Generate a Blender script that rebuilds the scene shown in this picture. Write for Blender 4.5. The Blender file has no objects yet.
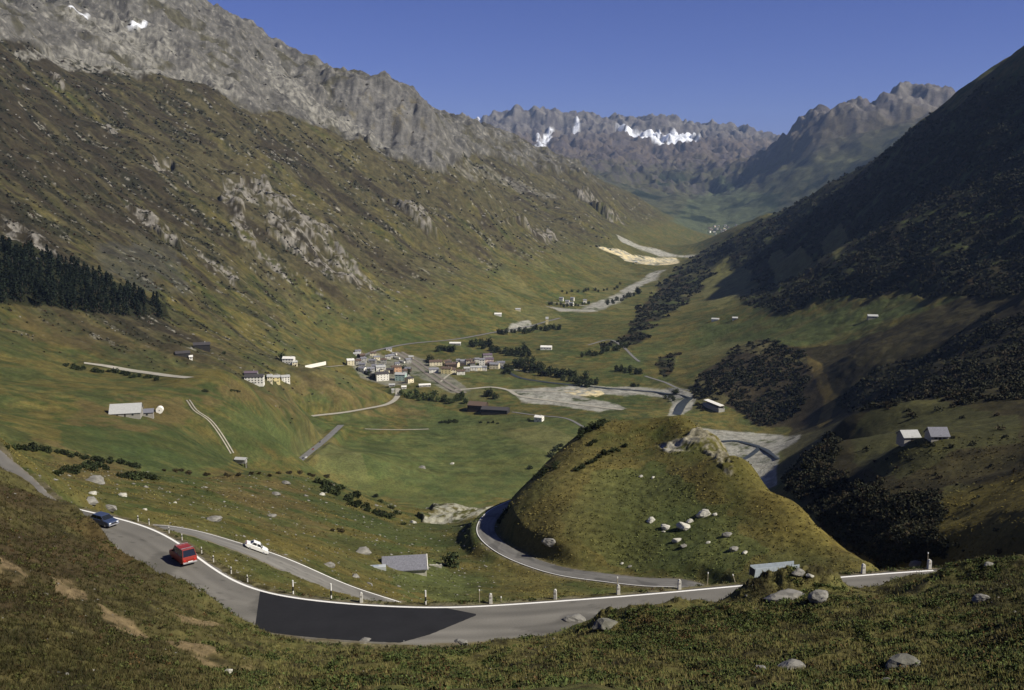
import bpy, math, random, time
import numpy as np
from mathutils import Vector, Matrix
T0 = time.time()
R = math.radians
scene = bpy.context.scene
COL = scene.collection
# ------------------------------------------------------------------ camera
FPX, PITCH, CAMZ = 995.0, R(9.53), 320.0
cam_d = bpy.data.cameras.new("camera"); cam = bpy.data.objects.new("camera", cam_d); COL.objects.link(cam)
cam_d.sensor_width = 36.0; cam_d.lens = FPX / 1024 * 36
cam_d.clip_start = 0.5; cam_d.clip_end = 120000
cam.location = (0, 0, CAMZ); cam.rotation_euler = (math.pi/2 - PITCH, 0, 0)
scene.camera = cam
# ------------------------------------------------------------------ sky and sun
SUN_EL, SUN_AZ = R(41), R(-20)          # azimuth measured from +X (right of the view), negative = towards the viewer
sun_dir = Vector((math.cos(SUN_EL)*math.cos(SUN_AZ), math.cos(SUN_EL)*math.sin(SUN_AZ), math.sin(SUN_EL)))
world = bpy.data.worlds.new("World"); scene.world = world; world.use_nodes = True
wn = world.node_tree.nodes; wl = world.node_tree.links
for n in list(wn): wn.remove(n)
sky = wn.new('ShaderNodeTexSky'); sky.sky_type = 'NISHITA'; sky.sun_disc = False
sky.sun_elevation = SUN_EL; sky.sun_rotation = math.atan2(sun_dir.x, sun_dir.y)
sky.altitude = 2400; sky.air_density = 1.0; sky.dust_density = 0.1; sky.ozone_density = 3.0
tint = wn.new('ShaderNodeMix'); tint.data_type = 'RGBA'; tint.blend_type = 'MULTIPLY'; tint.inputs[0].default_value = 1
tint.inputs[7].default_value = (0.69, 0.67, 1.27, 1)
bg = wn.new('ShaderNodeBackground'); bg.inputs[1].default_value = 0.048
wo = wn.new('ShaderNodeOutputWorld')
wl.new(sky.outputs[0], tint.inputs[6]); wl.new(tint.outputs[2], bg.inputs[0]); wl.new(bg.outputs[0], wo.inputs[0])
sd = bpy.data.lights.new("sun", 'SUN'); sd.energy = 5.0; sd.angle = R(0.5); sd.color = (1.0, 0.945, 0.83)
sun = bpy.data.objects.new("sun", sd); COL.objects.link(sun)
sun.rotation_euler = sun_dir.to_track_quat('Z', 'Y').to_euler(); sun.location = (200, -100, 600)
vs = scene.view_settings; vs.view_transform = 'Standard'; vs.look = 'None'; vs.exposure = 0.3; vs.gamma = 1; vs.use_curve_mapping = False
scene.cycles.max_bounces = 4; scene.cycles.diffuse_bounces = 2; scene.cycles.glossy_bounces = 2
scene.cycles.transmission_bounces = 2; scene.cycles.volume_bounces = 0
# ------------------------------------------------------------------ projection helpers
cp, sp = math.cos(PITCH), math.sin(PITCH)
def aw(u, v):                            # pixel -> azimuth, slope of the sight line
    cx = (np.asarray(u, float) - 512) / FPX; cy = (345 - np.asarray(v, float)) / FPX
    y = cp + cy*sp; z = -sp + cy*cp
    return np.arctan2(cx, y), z / np.hypot(cx, y)
def uv_of(az, w):                        # inverse
    x = np.sin(az); y = np.cos(az); z = w
    d = y*cp - z*sp
    return 512 + FPX*x/d, 345 - FPX*(y*sp + z*cp)/d
# ------------------------------------------------------------------ noise
def _h(ix, iy, seed):
    h = (ix.astype(np.int64)*374761393 + iy.astype(np.int64)*668265263 + seed*2147483647 + 1013904223) & 0xFFFFFFFF
    h = ((h ^ (h >> 13)) * 1274126177) & 0xFFFFFFFF
    return ((h ^ (h >> 16)) & 0xFFFF).astype(np.float32) * np.float32(2*math.pi/65536)
def pn(x, y, seed=0):
    x = np.asarray(x, np.float64); y = np.asarray(y, np.float64)
    xi = np.floor(x); yi = np.floor(y)
    fx = (x - xi).astype(np.float32); fy = (y - yi).astype(np.float32)
    u = fx*fx*fx*(fx*(fx*6-15)+10); v = fy*fy*fy*(fy*(fy*6-15)+10)
    def g(dx, dy):
        a = _h(xi+dx, yi+dy, seed); return np.cos(a)*(fx-dx) + np.sin(a)*(fy-dy)
    n0 = g(0,0)*(1-u) + g(1,0)*u; n1 = g(0,1)*(1-u) + g(1,1)*u
    return (n0*(1-v) + n1*v) * 1.5
def fbm(x, y, wl_, octs, seed=0, gain=0.5):
    s = 0; a = 1; t = 0
    for k in range(octs):
        s = s + a*pn(x/wl_ + 17.3*k, y/wl_ - 9.1*k, seed+k); t += a; a *= gain; wl_ = wl_/2.03
    return s / t
def ss(a, b, x):
    t = np.clip((x-a)/(b-a), 0, 1); return t*t*(3-2*t)
# ------------------------------------------------------------------ terrain control points
CP = []                                  # (azimuth, ln D, w)
def P(u, v, d=None, z=None):             # a visible point: distance or absolute height
    a, w = aw(u, v)
    if d is None: d = (z - CAMZ) / w
    CP.append((float(a), math.log(d), float(w)))
def H(u, d, zr):                         # hidden or free point: column, distance, height relative to the eye
    a, _ = aw(u, 345); CP.append((float(a), math.log(d), zr/d))
for u in (-300, -100, 120, 300, 500, 700, 900, 1120, 1320):
    H(u, 3, -1.8); H(u, 8, -4.5); H(u, 20, -11)
# foreground
for u, v, d in [(0,685,46),(0,620,56),(0,560,70),(0,510,90),(0,484,101),(100,600,68),(60,545,84),(60,509,102),(100,529,98),(150,562,91),(190,585,86.5),(235,606,82.5),(30,486,108),(0,465,114),(-40,430,122),(200,640,62),(130,690,46),(260,690,46),(400,680,47),(250,640,67),
                (500,690,46),(600,680,46),(800,680,45),(1000,680,44),(500,655,61),(400,655,63),(600,622,70),(640,612,72),(700,640,60),(900,640,58),(1020,620,62),
                (740,600,76),(760,590,78),(800,584,78),(838,588,77),(870,599,78),(900,598,77),(935,588,78),(950,580,80),(1000,570,80),(1060,565,78),(-80,450,92),(-80,560,70),(-80,660,46),(1100,600,60),(1100,680,44)]:
    P(u, v, d)
# upper road platform, z rel -38 (outer edge pixels)
ROAD_A_OUT = [(-40,414),(-15,436),(0,450),(20,466),(40,484),(60,503),(95,511.5),(130,520),(150,526),(175,538),(195,552),(215,567),(238,581),(260,590),(300,597.5),(350,602.5),(400,605.5),(440,606.5),(480,605),(560,599.5),(640,593.5),(700,588),(760,582.5),(820,577.5),(880,572.5),(950,568),(1010,566),(1080,566)]
# slope below the upper road
for u in (80, 200, 330, 450, 560, 680, 780, 880, 980):
    if u > 400: H(u, 112, -50)
H(150,112,-42.5); H(150,130,-48.5); H(60,128,-45); H(100,130,-47); H(200,112,-45.5); H(200,135,-54); H(300,112,-48.6); H(300,140,-60.2); H(380,112,-50.5); H(250,112,-47.5); H(250,135,-56.5)
H(450,150,-69); H(390,150,-67.5); H(600,150,-70); H(750,150,-66); H(900,150,-62); H(1000,150,-62); H(880,200,-92); H(960,200,-90)
H(-100,160,-46); H(40,150,-50); H(-250,140,-36)
# left terrace between the lower road and the first ridge
for u, v, d in [(20,468,210),(100,500,205),(60,480,230),(50,462,300),(0,447,300),(150,473,340),(100,468,330),(150,500,240),(200,515,205),(250,535,195),(230,485,340),(250,472,400),(300,478,430),(300,510,300),(300,545,215),
                (340,490,400),(380,512,370),(410,522,385),(380,545,270),(405,566,243),(440,560,262),(450,575,245),(380,580,215),(330,560,215),(440,530,340),(450,514,410),(420,516,405),(490,506,400),(470,590,225),(560,590,222),(480,565,262),
                (0,480,190)]:
    P(u, v, d)
H(20,440,-128); H(100,430,-135); H(180,450,-143); H(250,490,-158); H(300,560,-182); H(340,520,-178); H(380,520,-180); H(420,520,-181); H(470,520,-178)
# hillock
for u, v, d in [(512,525,286),(512,503,303),(530,545,268),(535,515,285),(535,480,312),(560,556,258),(560,530,268),(560,500,287),(560,455,325),(580,433,338),(600,568,252),(600,540,262),(600,500,285),(600,460,312),(597,423,345),
                (650,560,250),(650,520,268),(650,480,295),(650,445,325),(650,419,345),(700,550,246),(700,500,272),(700,460,300),(695,423,340),(722,442,318),(750,520,258),(750,462,292),(750,565,236),(800,505,268),(800,560,238),(830,535,252),(882,569,238)]:
    P(u, v, d)
H(570,394,-126); H(600,386,-119); H(650,388,-120); H(700,378,-118); H(740,338,-112); H(800,295,-112); H(850,280,-116); H(900,262,-118)
H(660,440,-165); H(720,400,-160); H(780,360,-165); H(830,330,-158); H(880,310,-150); H(600,560,-215); H(660,560,-225); H(730,560,-250); H(540,380,-130); H(500,430,-150)
H(650,850,-290); H(720,850,-296)
# right bench and gully
for u, v, d in [(940,563,310),(1000,540,290),(1024,556,275),(900,555,325),(915,437,450),(938,436,450),(880,455,480),(850,450,560),(830,432,620),(800,462,540),(810,480,480),(850,500,400),(870,480,440),(900,490,395),(930,490,390),
                (880,540,345),(930,530,345),(940,500,370),(1000,500,345),(1024,450,420),(1000,420,520),(950,415,560),(880,420,640),(1060,480,340),(1100,430,400),(1120,520,260),(1000,470,400)]:
    P(u, v, d)
H(960,240,-108); H(1020,200,-88); H(1020,140,-58); H(1100,160,-60); H(1200,160,-50); H(1200,300,-70)
H(800,700,-262); H(770,640,-260); H(830,760,-240); H(780,960,-305)
# river bed, floor
for u, v, z in [(740,440,12),(760,455,13),(745,465,14),(780,440,18),(720,428,10),(770,475,14),(690,408,6),(670,395,4),(640,392,3),(600,400,3),(640,412,14),(560,390,2),(540,400,3),(600,385,1)]:
    P(u, v, z=z)
for u, v, d in [(712,412,1340),(745,402,1370),(700,385,1420),(740,365,1500),(770,346,1570),(800,348,1540),(820,370,1420),(832,400,1250),(815,420,1220),(790,430,1230),
                (900,380,1020),(900,402,850),(860,350,1350),(950,360,1050),(1000,390,740),(1024,350,900),(1100,350,800),
                (870,318,1600),(940,300,1500),(1010,300,1330),(800,320,1750),(750,332,1800),(700,350,1800),(1100,250,1250),
                (850,270,1850),(900,230,1950),(950,200,2000),(1000,200,1850),(1024,130,2150),(1100,100,2100),(960,150,2300),(900,180,2500),(850,210,2800),(800,240,3000),(760,270,2900),(700,300,2700),(800,280,2300),(750,300,2250),
                (1024,53,2600),(960,98,2750),(900,140,3050),(820,190,3500),(770,216,3800),(740,232,4000),(700,257,3900),(670,277,3500),(640,298,2900),(620,320,2350),(1120,-10,2500),(1250,-80,2400),(1250,200,1300),(1250,400,450)]:
    P(u, v, d)
for u, v, z in [(660,370,8),(620,365,4),(640,345,6),(600,350,0),(560,345,-3),(690,370,14)]:
    P(u, v, z=z)
H(1024,3200,330); H(900,3700,70); H(820,4300,-120); H(740,5000,-200); H(700,4800,-370); H(820,6000,-100)
# left hill and village plateau
for u, v, d in [(125,412,700),(60,420,640),(0,430,520),(0,410,650),(160,440,620),(150,420,680),(200,450,640),(240,462,720),(288,471,888),(200,420,740),(250,420,800),(180,383,880),(220,383,880),(250,386,960),(275,394,1040),(295,407,1080),(312,420,1110),(288,440,960),(265,430,900),(290,389,1270),(300,382,1290),(345,396,1290),
                (150,385,900),(100,375,950),(50,370,900),(0,380,800),(0,350,950),(60,350,1050),(200,350,1200),(255,381,1130),(280,383,1180),(330,371,1380),(355,378,1420),(385,392,1400),(340,392,1300),(370,405,1330),(290,362,1400)]:
    P(u, v, d)
H(245,1060,-232); H(270,1150,-258); H(292,1175,-276); H(310,1180,-291); H(352,1510,-314); H(378,1480,-322)
for u, v, z in [(430,460,12),(430,430,5),(480,440,6),(500,470,12),(380,450,22),(380,425,12),(540,430,8),(540,450,14),(430,490,20),(480,490,18),(400,470,25),(350,450,45),(340,426,22),(400,402,8),(480,400,3),
                (380,376,6),(400,365,2),(440,380,2),(480,372,1),(450,360,0),(520,375,0),(430,345,8),(480,345,-3),(540,345,-4),(520,325,-8),(560,320,-12),(600,320,-10),(500,335,-6),(600,305,-18),(560,300,-16),(640,285,-30),
                (610,285,-22),(650,265,-48),(690,262,-50),(690,250,-60),(700,243,-65),(720,238,-75),(350,345,20),(300,340,60)]:
    P(u, v, z=z)
# left mountain
for u, v, d in [(0,320,1080),(0,240,1320),(0,150,1750),(0,50,2400),(0,0,2900),(80,310,1200),(100,250,1500),(100,150,2100),(100,60,2800),(100,0,3300),(170,320,1350),(200,300,1500),(200,200,2050),(200,100,2750),(200,70,3000),(200,2,3900),
                (240,330,1500),(300,250,2100),(300,150,2850),(300,100,3250),(270,42,3900),(300,62,3800),(320,60,3900),(350,74,3950),(345,120,3450),(400,300,2150),(400,200,2900),(400,155,3300),(390,82,3850),(415,95,3750),(430,110,3650),(438,125,3680),(432,150,3450),(440,165,3300),
                (460,124,5200),(480,134,5300),(500,140,5300),(520,146,5500),(560,158,5700),(600,180,5900),(640,205,6200),(680,225,6600),(715,238,7000),(480,180,4200),(500,250,3100),(500,200,3700),(560,200,4600),(600,230,4300),(560,250,3600),(650,228,5600),(640,240,5000),
                (450,260,2700),(480,290,2450),(540,280,2900),(590,268,3550),(-100,200,1350),(-100,100,1700),(-100,-20,2300),(-100,350,850),(-250,300,700),(-250,100,1200),(-200,450,300)]:
    P(u, v, d)
H(200,4600,700); H(0,3800,900); H(100,4200,850); H(0,5000,1000); H(320,4700,420); H(400,4600,320); H(430,4300,180); H(445,4300,180); H(480,6500,250); H(520,6500,180); H(600,7000,-60); H(660,7400,-250); H(-200,4000,900); H(-200,2600,800)
# far side
for u, v, d in [(720,228,8000),(700,236,7600),(740,222,8200),(720,212,8800),(690,210,8800),(660,205,8800),(760,212,8600),(770,200,8800),(740,190,10500),(700,185,11000),(650,185,10500),(620,172,11000),(580,165,11500),(540,150,12500),
                (640,150,13500),(700,155,13500),(750,168,12500),(500,130,14500),(560,135,14500),(600,140,14000),
                (470,121,15500),(485,115,15600),(520,113,15600),(532,113,15600),(545,127,16000),(558,122,16000),(570,114,16000),(588,120,16000),(605,119,16000),(640,120,16200),(680,119,16400),(710,126,16400),(740,132,16200),(758,142,16000),(768,151,15000)]:
    P(u, v, d)
for u, v, d in [(772,147,11500),(795,128,11000),(818,110,10800),(835,107,10800),(850,112,10900),(880,98,11000),(905,88,11000),(935,88,11000),(950,94,11000),(975,110,11000),(1024,140,10500),(1100,160,10500),
                (780,185,9300),(800,180,9000),(820,160,9300),(860,150,9300),(900,130,9600),(850,185,8000),(900,150,8500),(940,130,8500),(830,190,7700)]:
    P(u, v, d)
for u, z in ((-200,400),(470,200),(560,300),(640,300),(700,300),(770,200),(900,200),(1250,400)):
    H(u, 22000, z)
H(-200,12000,900); H(200,12000,900); H(400,12000,500); H(200,17000,1200); H(1250,10000,900); H(1250,5000,900)
# roads: centre lines as (x, y, z, kind)
def wp(u, v, zr):                        # pixel + height relative to eye -> world xy
    a, w = aw(u, v); d = zr / w; return np.array([d*math.sin(a), d*math.cos(a), CAMZ + zr])
def hp(u, d, zr):
    a, _ = aw(u, 345); return np.array([d*math.sin(a), d*math.cos(a), CAMZ + zr])
def spline(pts, step):
    pts = np.array(pts, float); n = len(pts)
    seg = np.r_[0, np.cumsum(np.sqrt(np.linalg.norm(np.diff(pts[:, :2], axis=0), axis=1)))]
    out = []
    for i in range(n-1):
        p0 = pts[max(i-1,0)]; p1 = pts[i]; p2 = pts[i+1]; p3 = pts[min(i+2,n-1)]
        L = np.linalg.norm(p2-p1); m = max(2, int(L/step))
        t = np.linspace(0, 1, m, endpoint=False)[:, None]
        t0, t1, t2, t3 = (seg[max(i-1,0)], seg[i], seg[i+1], seg[min(i+2,n-1)])
        m1 = (p2-p0)/max(t2-t0,1e-6)*(t2-t1); m2 = (p3-p1)/max(t3-t1,1e-6)*(t2-t1)
        out.append((2*t**3-3*t**2+1)*p1 + (t**3-2*t**2+t)*m1 + (-2*t**3+3*t**2)*p2 + (t**3-t**2)*m2)
    out.append(pts[-1:]); return np.vstack(out)
def resmooth(q, step, k):
    s = np.r_[0, np.cumsum(np.linalg.norm(np.diff(q, axis=0), axis=1))]
    t = np.arange(0, s[-1], step); q = np.stack([np.interp(t, s, q[:, i]) for i in range(3)], 1)
    for _ in range(k):
        q[1:-1] = 0.25*q[:-2] + 0.5*q[1:-1] + 0.25*q[2:]
    return q
def normals2(q):
    t = np.gradient(q[:, :2], axis=0); t /= np.linalg.norm(t, axis=1)[:, None] + 1e-9
    return np.stack([-t[:, 1], t[:, 0]], 1)      # left of travel
def offset(q, o):
    r = q.copy(); r[:, :2] += normals2(q)*o; return r
rA_out = resmooth(spline([wp(u, v, -38.0) for u, v in ROAD_A_OUT], 1.0), 1.0, 14)   # runs left -> right, camera side is on its right
WA = 7.4
rA = offset(rA_out, -WA/2)
rB_pts = [hp(60,150,-52), hp(110,158,-55)] + [wp(u, v, z) for u, v, z in [(150,527,-57),(190,532,-60),(230,544,-63.5),(270,558,-67),(330,584,-72),(380,602,-76)]] + \
         [hp(440,172,-80), hp(520,176,-84), hp(600,180,-88), hp(690,186,-91), hp(738,194,-93), hp(752,205,-94.5), hp(735,216,-96)] + \
         [wp(u, v, z) for u, v, z in [(690,585,-97.5),(645,582,-99.5),(600,577,-101.5),(560,571,-103),(525,560,-105),(501,548,-107),(487,535,-109.5),(486,524,-112),(494,513,-115),(508,505,-118)]] + [hp(535,372,-122), hp(580,398,-127), hp(640,420,-134)]
rB = resmooth(spline(rB_pts, 1.0), 1.0, 10); WB = 6.0
VR1 = [wp(u, v, z) for u, v, z in [(341,425,-299),(325,440,-290),(310,452,-281),(291,467.5,-268)]]
VR2 = [wp(u, v, z) for u, v, z in [(312,416,-295),(345,412,-297),(370,408,-305),(388,404,-310),(397,397,-313),(398,388,-316)]]
for q, w_, k in ((rA, WA, 9), (rB, WB, 9), (VR1, 7, 1), (VR2, 7, 1)):
    for p in q[::k]:
        d = math.hypot(p[0], p[1]); CP.append((math.atan2(p[0], p[1]), math.log(d), (p[2]-CAMZ)/d))
# inner edge of upper road
for u, v in [(480,640),(400,648),(330,640),(280,622)]:
    P(u, v, z=CAMZ-38)
# ------------------------------------------------------------------ RBF height field in (azimuth, ln distance)
CPa = np.array(CP)
_, keep = np.unique(np.round(CPa[:, :2], 3), axis=0, return_index=True); CPa = CPa[keep]
def K(r2): return np.sqrt(r2 + 0.0009)
n = len(CPa); d2 = (CPa[:, None, 0]-CPa[None, :, 0])**2 + (CPa[:, None, 1]-CPa[None, :, 1])**2
M = np.zeros((n+3, n+3)); M[:n, :n] = -K(d2) + np.eye(n)*0.0015
M[:n, n] = 1; M[:n, n+1:] = CPa[:, :2]; M[n, :n] = 1; M[n+1:, :n] = CPa[:, :2].T
sol = np.linalg.solve(M, np.r_[CPa[:, 2], 0, 0, 0])
A0, A1 = -0.68, 0.68; S0, S1 = math.log(3.0), math.log(24000.0)
NA, NS = 230, 1000
ga = np.linspace(A0, A1, NA); gs = np.linspace(S0, S1, NS)
GA, GS = np.meshgrid(ga, gs); pts = np.stack([GA.ravel(), GS.ravel()], 1)
W = np.zeros(len(pts))
for i in range(0, len(pts), 20000):
    q = pts[i:i+20000]; r2 = (q[:, None, 0]-CPa[None, :, 0])**2 + (q[:, None, 1]-CPa[None, :, 1])**2
    W[i:i+20000] = -K(r2) @ sol[:n] + sol[n] + q @ sol[n+1:]
W = W.reshape(NS, NA)
def cubic(G, fi, fj):
    i = np.clip(np.floor(fi).astype(int), 1, G.shape[0]-3); j = np.clip(np.floor(fj).astype(int), 1, G.shape[1]-3)
    a = fi-i; b = fj-j
    def wts(t): return [((-.5*t+1)*t-.5)*t, (1.5*t-2.5)*t*t+1, ((-1.5*t+2)*t+.5)*t, (.5*t-.5)*t*t]
    wa = wts(a); wb = wts(b); r = 0
    for m in range(4):
        row = 0
        for k in range(4): row = row + wb[k]*G[i+m-1, j+k-1]
        r = r + wa[m]*row
    return r
def base_w(a, s): return cubic(W, (s-S0)/(S1-S0)*(NS-1), (a-A0)/(A1-A0)*(NA-1))
# fine grid: rows denser where faces turn to the viewer
NAF = 1200
fa = np.linspace(-0.66, 0.66, NAF)
knots = [(3,0),(38,50),(110,330),(240,560),(330,830),(1000,1080),(5800,1700),(23500,2050)]
fs = np.interp(np.arange(2051), [k[1] for k in knots], [math.log(k[0]) for k in knots])
fs = np.convolve(np.r_[np.full(8, fs[0]), fs, np.full(8, fs[-1])], np.ones(17)/17, 'valid')
FA, FS = np.meshgrid(fa, fs); FD = np.exp(FS)
FW = base_w(FA, FS)
X = FD*np.sin(FA); Y = FD*np.cos(FA); Z = CAMZ + FW*FD
U0, V0 = uv_of(FA, FW)
print("rbf", n, round(time.time()-T0, 1))
# ------------------------------------------------------------------ masks drawn on the land
wu = fbm(FA*110, FS*110, 6.0, 3, 5)*9; wv = fbm(FA*110, FS*110, 6.0, 3, 55)*9
def pip(poly, u, v):
    inside = np.zeros(u.shape, bool); n_ = len(poly)
    for i in range(n_):
        x1, y1 = poly[i]; x2, y2 = poly[(i+1) % n_]
        if y1 == y2: continue
        c = ((y1 > v) != (y2 > v)) & (u < (x2-x1)*(v-y1)/(y2-y1) + x1)
        inside ^= c
    return inside
def mask(poly, dmin=0, dmax=1e9, warp=1.0):
    poly = np.array(poly, float); m = np.zeros(U0.shape, np.float32)
    pad = 14*warp
    sel = (U0 > poly[:,0].min()-pad) & (U0 < poly[:,0].max()+pad) & (V0 > poly[:,1].min()-pad) & (V0 < poly[:,1].max()+pad) & (FD > dmin) & (FD < dmax)
    u = U0[sel]; v = V0[sel]; a = wu[sel]*warp; b = wv[sel]*warp
    m[sel] = (pip(poly, u+a, v+b)*1.0 + pip(poly, u+a*.8+.7, v+b*.8+.5) + pip(poly, u+a*1.2-.7, v+b*1.2-.5)) / 3
    return m
MK = {}
MK['rock_left'] = mask([(-200,-400),(-200,20),(0,35),(60,52),(100,68),(160,78),(200,86),(250,104),(300,122),(340,136),(385,158),(430,172),(452,166),(475,152),(505,160),(560,168),(600,190),(560,150),(480,110),(400,50),(200,-60),(0,-400)], 1900, 7500, 1.2)
MK['cliff'] = mask([(330,88),(370,84),(400,88),(425,105),(436,125),(438,150),(430,166),(400,158),(370,142),(345,120)], 3000, 4600, .5)
MK['scree'] = np.maximum.reduce([mask([(10,48),(60,48),(130,64),(190,68),(240,84),(236,92),(170,82),(110,74),(60,60),(20,58)], 1900, 4000, .8), mask([(262,60),(272,62),(330,112),(385,140),(382,144),(320,122),(275,90)], 2500, 4200, .4),
                           mask([(60,12),(140,20),(180,50),(170,62),(120,56),(70,34)], 2300, 4200, .8), mask([(440,160),(500,172),(560,196),(540,198),(490,184),(445,170)], 3400, 5000, 1.0)])
MK['outcrop'] = np.maximum.reduce([mask([(225,180),(262,185),(330,240),(375,280),(372,290),(330,280),(270,235),(262,200),(240,205),(262,245),(300,275),(280,275),(240,240),(222,200)], 1300, 3000, 1.0),
                             mask([(0,218),(18,222),(60,255),(50,262),(0,240)], 900, 2200, 1.0), mask([(120,205),(135,210),(185,245),(180,252),(150,232)], 1300, 2600, .8), mask([(195,250),(215,262),(245,285),(235,285),(205,268)], 1300, 2600, .8),
                             mask([(105,125),(120,130),(118,140),(108,138)], 1500, 3000, .4), mask([(50,72),(64,78),(66,95),(54,88)], 1500, 3000, .4), mask([(150,160),(172,164),(175,172),(158,172)], 1500, 3000, .5),
                             mask([(575,190),(595,195),(625,225),(612,222)], 4000, 6500, .6), mask([(390,205),(420,215),(440,240),(425,238)], 2400, 3600, .8), mask([(500,215),(560,240),(545,240)], 3000, 5000, .8)])
MK['gravel'] = np.maximum.reduce([mask([(508,391),(545,388),(590,386),(640,388),(690,390),(697,397),(692,410),(684,414),(668,416),(672,405),(668,398),(640,395),(600,394),(580,398),(618,404),(626,408),(600,412),(560,406),(520,400)], 1050, 1700, .35),
                                  mask([(700,428),(712,430),(740,432),(785,436),(802,434),(798,442),(780,452),(776,470),(780,500),(720,500),(722,450)], 1000, 1500, .3),
                                  mask([(512,323),(530,320),(534,326),(518,332),(505,333)], 2000, 2700, .3), mask([(598,246),(614,249),(640,256),(676,258),(680,264),(650,269),(635,268),(622,258)], 3900, 5600, .4),
                                  mask([(616,234),(640,246),(680,256),(700,254),(690,258),(660,256),(622,243)], 4300, 6500, .3), mask([(628,262),(634,268),(648,270),(640,270),(625,266)], 3900, 5600, .3),
                                  mask([(545,305),(580,309),(605,300),(632,285),(655,272),(668,270),(640,288),(612,306),(590,312),(560,312)], 2300, 4600, .4),
                                  mask([(392,352),(402,352),(430,362),(470,390),(452,392),(420,378),(400,372)], 1300, 2000, .2), mask([(352,366),(366,352),(384,354),(400,362),(410,385),(385,386),(362,378)], 1300, 2000, .3)])
MK['yellowgravel'] = np.maximum(mask([(598,246),(614,249),(640,256),(676,258),(680,264),(650,269),(635,268),(622,258)], 3900, 5600, .4), mask([(560,390),(600,389),(605,394),(598,398),(575,396)], 1050, 1700, .5))
MK['lip'] = mask([(418,516),(440,510),(470,506),(500,506),(486,513),(462,522),(440,524),(424,522)], 330, 520, .6)
MK['hillrock'] = np.maximum(mask([(656,446),(672,441),(688,436),(696,428),(706,424),(716,430),(726,444),(728,458),(722,462),(700,448),(684,448),(670,452)], 250, 420, .5), mask([(712,440),(726,450),(735,470),(728,476),(714,460)], 250, 420, .4))
MK['scrubR'] = np.maximum.reduce([mask([(628,336),(640,305),(680,268),(742,234),(800,200),(860,166),(1100,20),(1100,300),(1040,292),(980,300),(900,292),(880,300),(850,292),(820,296),(790,312),(755,308),(742,300),(760,285),(740,262),(712,280),(690,300),(668,318),(640,334)], 1100, 4300, .9),
                                  mask([(694,392),(700,372),(725,355),(760,342),(780,345),(800,352),(812,372),(820,385),(800,400),(790,425),(765,428),(740,410),(715,395)], 780, 1750, 1.8),
                                  mask([(775,462),(790,445),(805,430),(826,428),(838,440),(836,470),(850,485),(880,488),(890,500),(915,490),(940,492),(942,510),(935,530),(945,560),(880,566),(840,540),(800,505)], 300, 760, 1.6),
                                  mask([(830,400),(850,360),(900,330),(960,320),(1100,310),(1100,400),(1000,400),(900,402),(850,415)], 500, 1250, 1.2),
                                  mask([(655,365),(668,355),(680,352),(672,370),(664,378)], 1300, 2000, .4), mask([(600,348),(640,344),(650,338),(640,330),(600,345)], 1600, 2300, .3)])
MK['clearR'] = np.maximum.reduce([mask([(700,280),(722,262),(740,262),(752,275),(745,290),(718,310),(705,300)], 2000, 4000, .8), mask([(770,262),(800,255),(820,262),(800,275),(775,280)], 1500, 3500, .8), mask([(820,250),(842,230),(850,240),(838,262)],1500,3500,.6)])
MK['greenR'] = np.maximum.reduce([mask([(880,400),(940,402),(1020,415),(1020,440),(960,450),(930,470),(900,480),(860,470),(850,445),(860,425)], 380, 760, .9), mask([(935,490),(1000,480),(1100,490),(1100,555),(950,560),(940,530)], 240, 430, .9),
                                  mask([(690,330),(740,320),(820,312),(880,300),(930,300),(920,315),(860,330),(800,345),(770,342),(740,345),(700,360)], 1100, 2100, .9)])
MK['heathR'] = mask([(705,372),(750,345),(800,347),(850,345),(900,325),(960,300),(1100,290),(1100,700),(940,700),(780,470),(790,430),(700,395)], 240, 2000, 1.0)
MK['tan'] = mask([(806,356),(820,362),(836,396),(831,420),(818,426),(824,398)], 1000, 1700, .5)
MK['forestL'] = mask([(-150,200),(0,240),(60,262),(120,285),(165,302),(168,318),(120,314),(60,308),(0,302),(-150,290)], 900, 1700, .5)
MK['farfloor'] = mask([(690,200),(720,188),(775,192),(785,240),(690,250),(670,222)], 6500, 11000, 1.0)
MK['snow'] = np.maximum.reduce([mask([(616,129),(650,132),(690,137),(700,145),(690,147),(650,143),(620,135)], 9000, 20000, .6), mask([(535,140),(547,130),(554,129),(550,135),(538,142)], 9000, 20000, .3), mask([(577,121),(579,121),(580,130),(570,135),(560,139),(572,132)], 9000, 20000, .3),
                                mask([(476,118),(481,120),(480,130),(476,128)], 9000, 20000, .3), mask([(127,25),(137,25),(140,27),(149,25),(147,29),(134,28)], 2000, 4500, .3), mask([(70,12),(90,14),(88,17),(72,15)], 2000, 4500, .3), mask([(530,148),(545,140),(552,141),(540,150)],9000,20000,.3)])
MK['soil'] = np.maximum.reduce([mask([(52,578),(70,580),(90,592),(86,602),(66,602),(54,590)], 40, 110, .5), mask([(95,606),(130,622),(175,640),(215,655),(235,663),(255,661),(250,666),(215,664),(160,646),(110,622)], 40, 110, .5),
                               mask([(170,612),(220,622),(240,632),(200,628)], 40, 110, .6), mask([(0,560),(30,575),(26,590),(0,580)], 40, 110, .6)])
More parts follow.
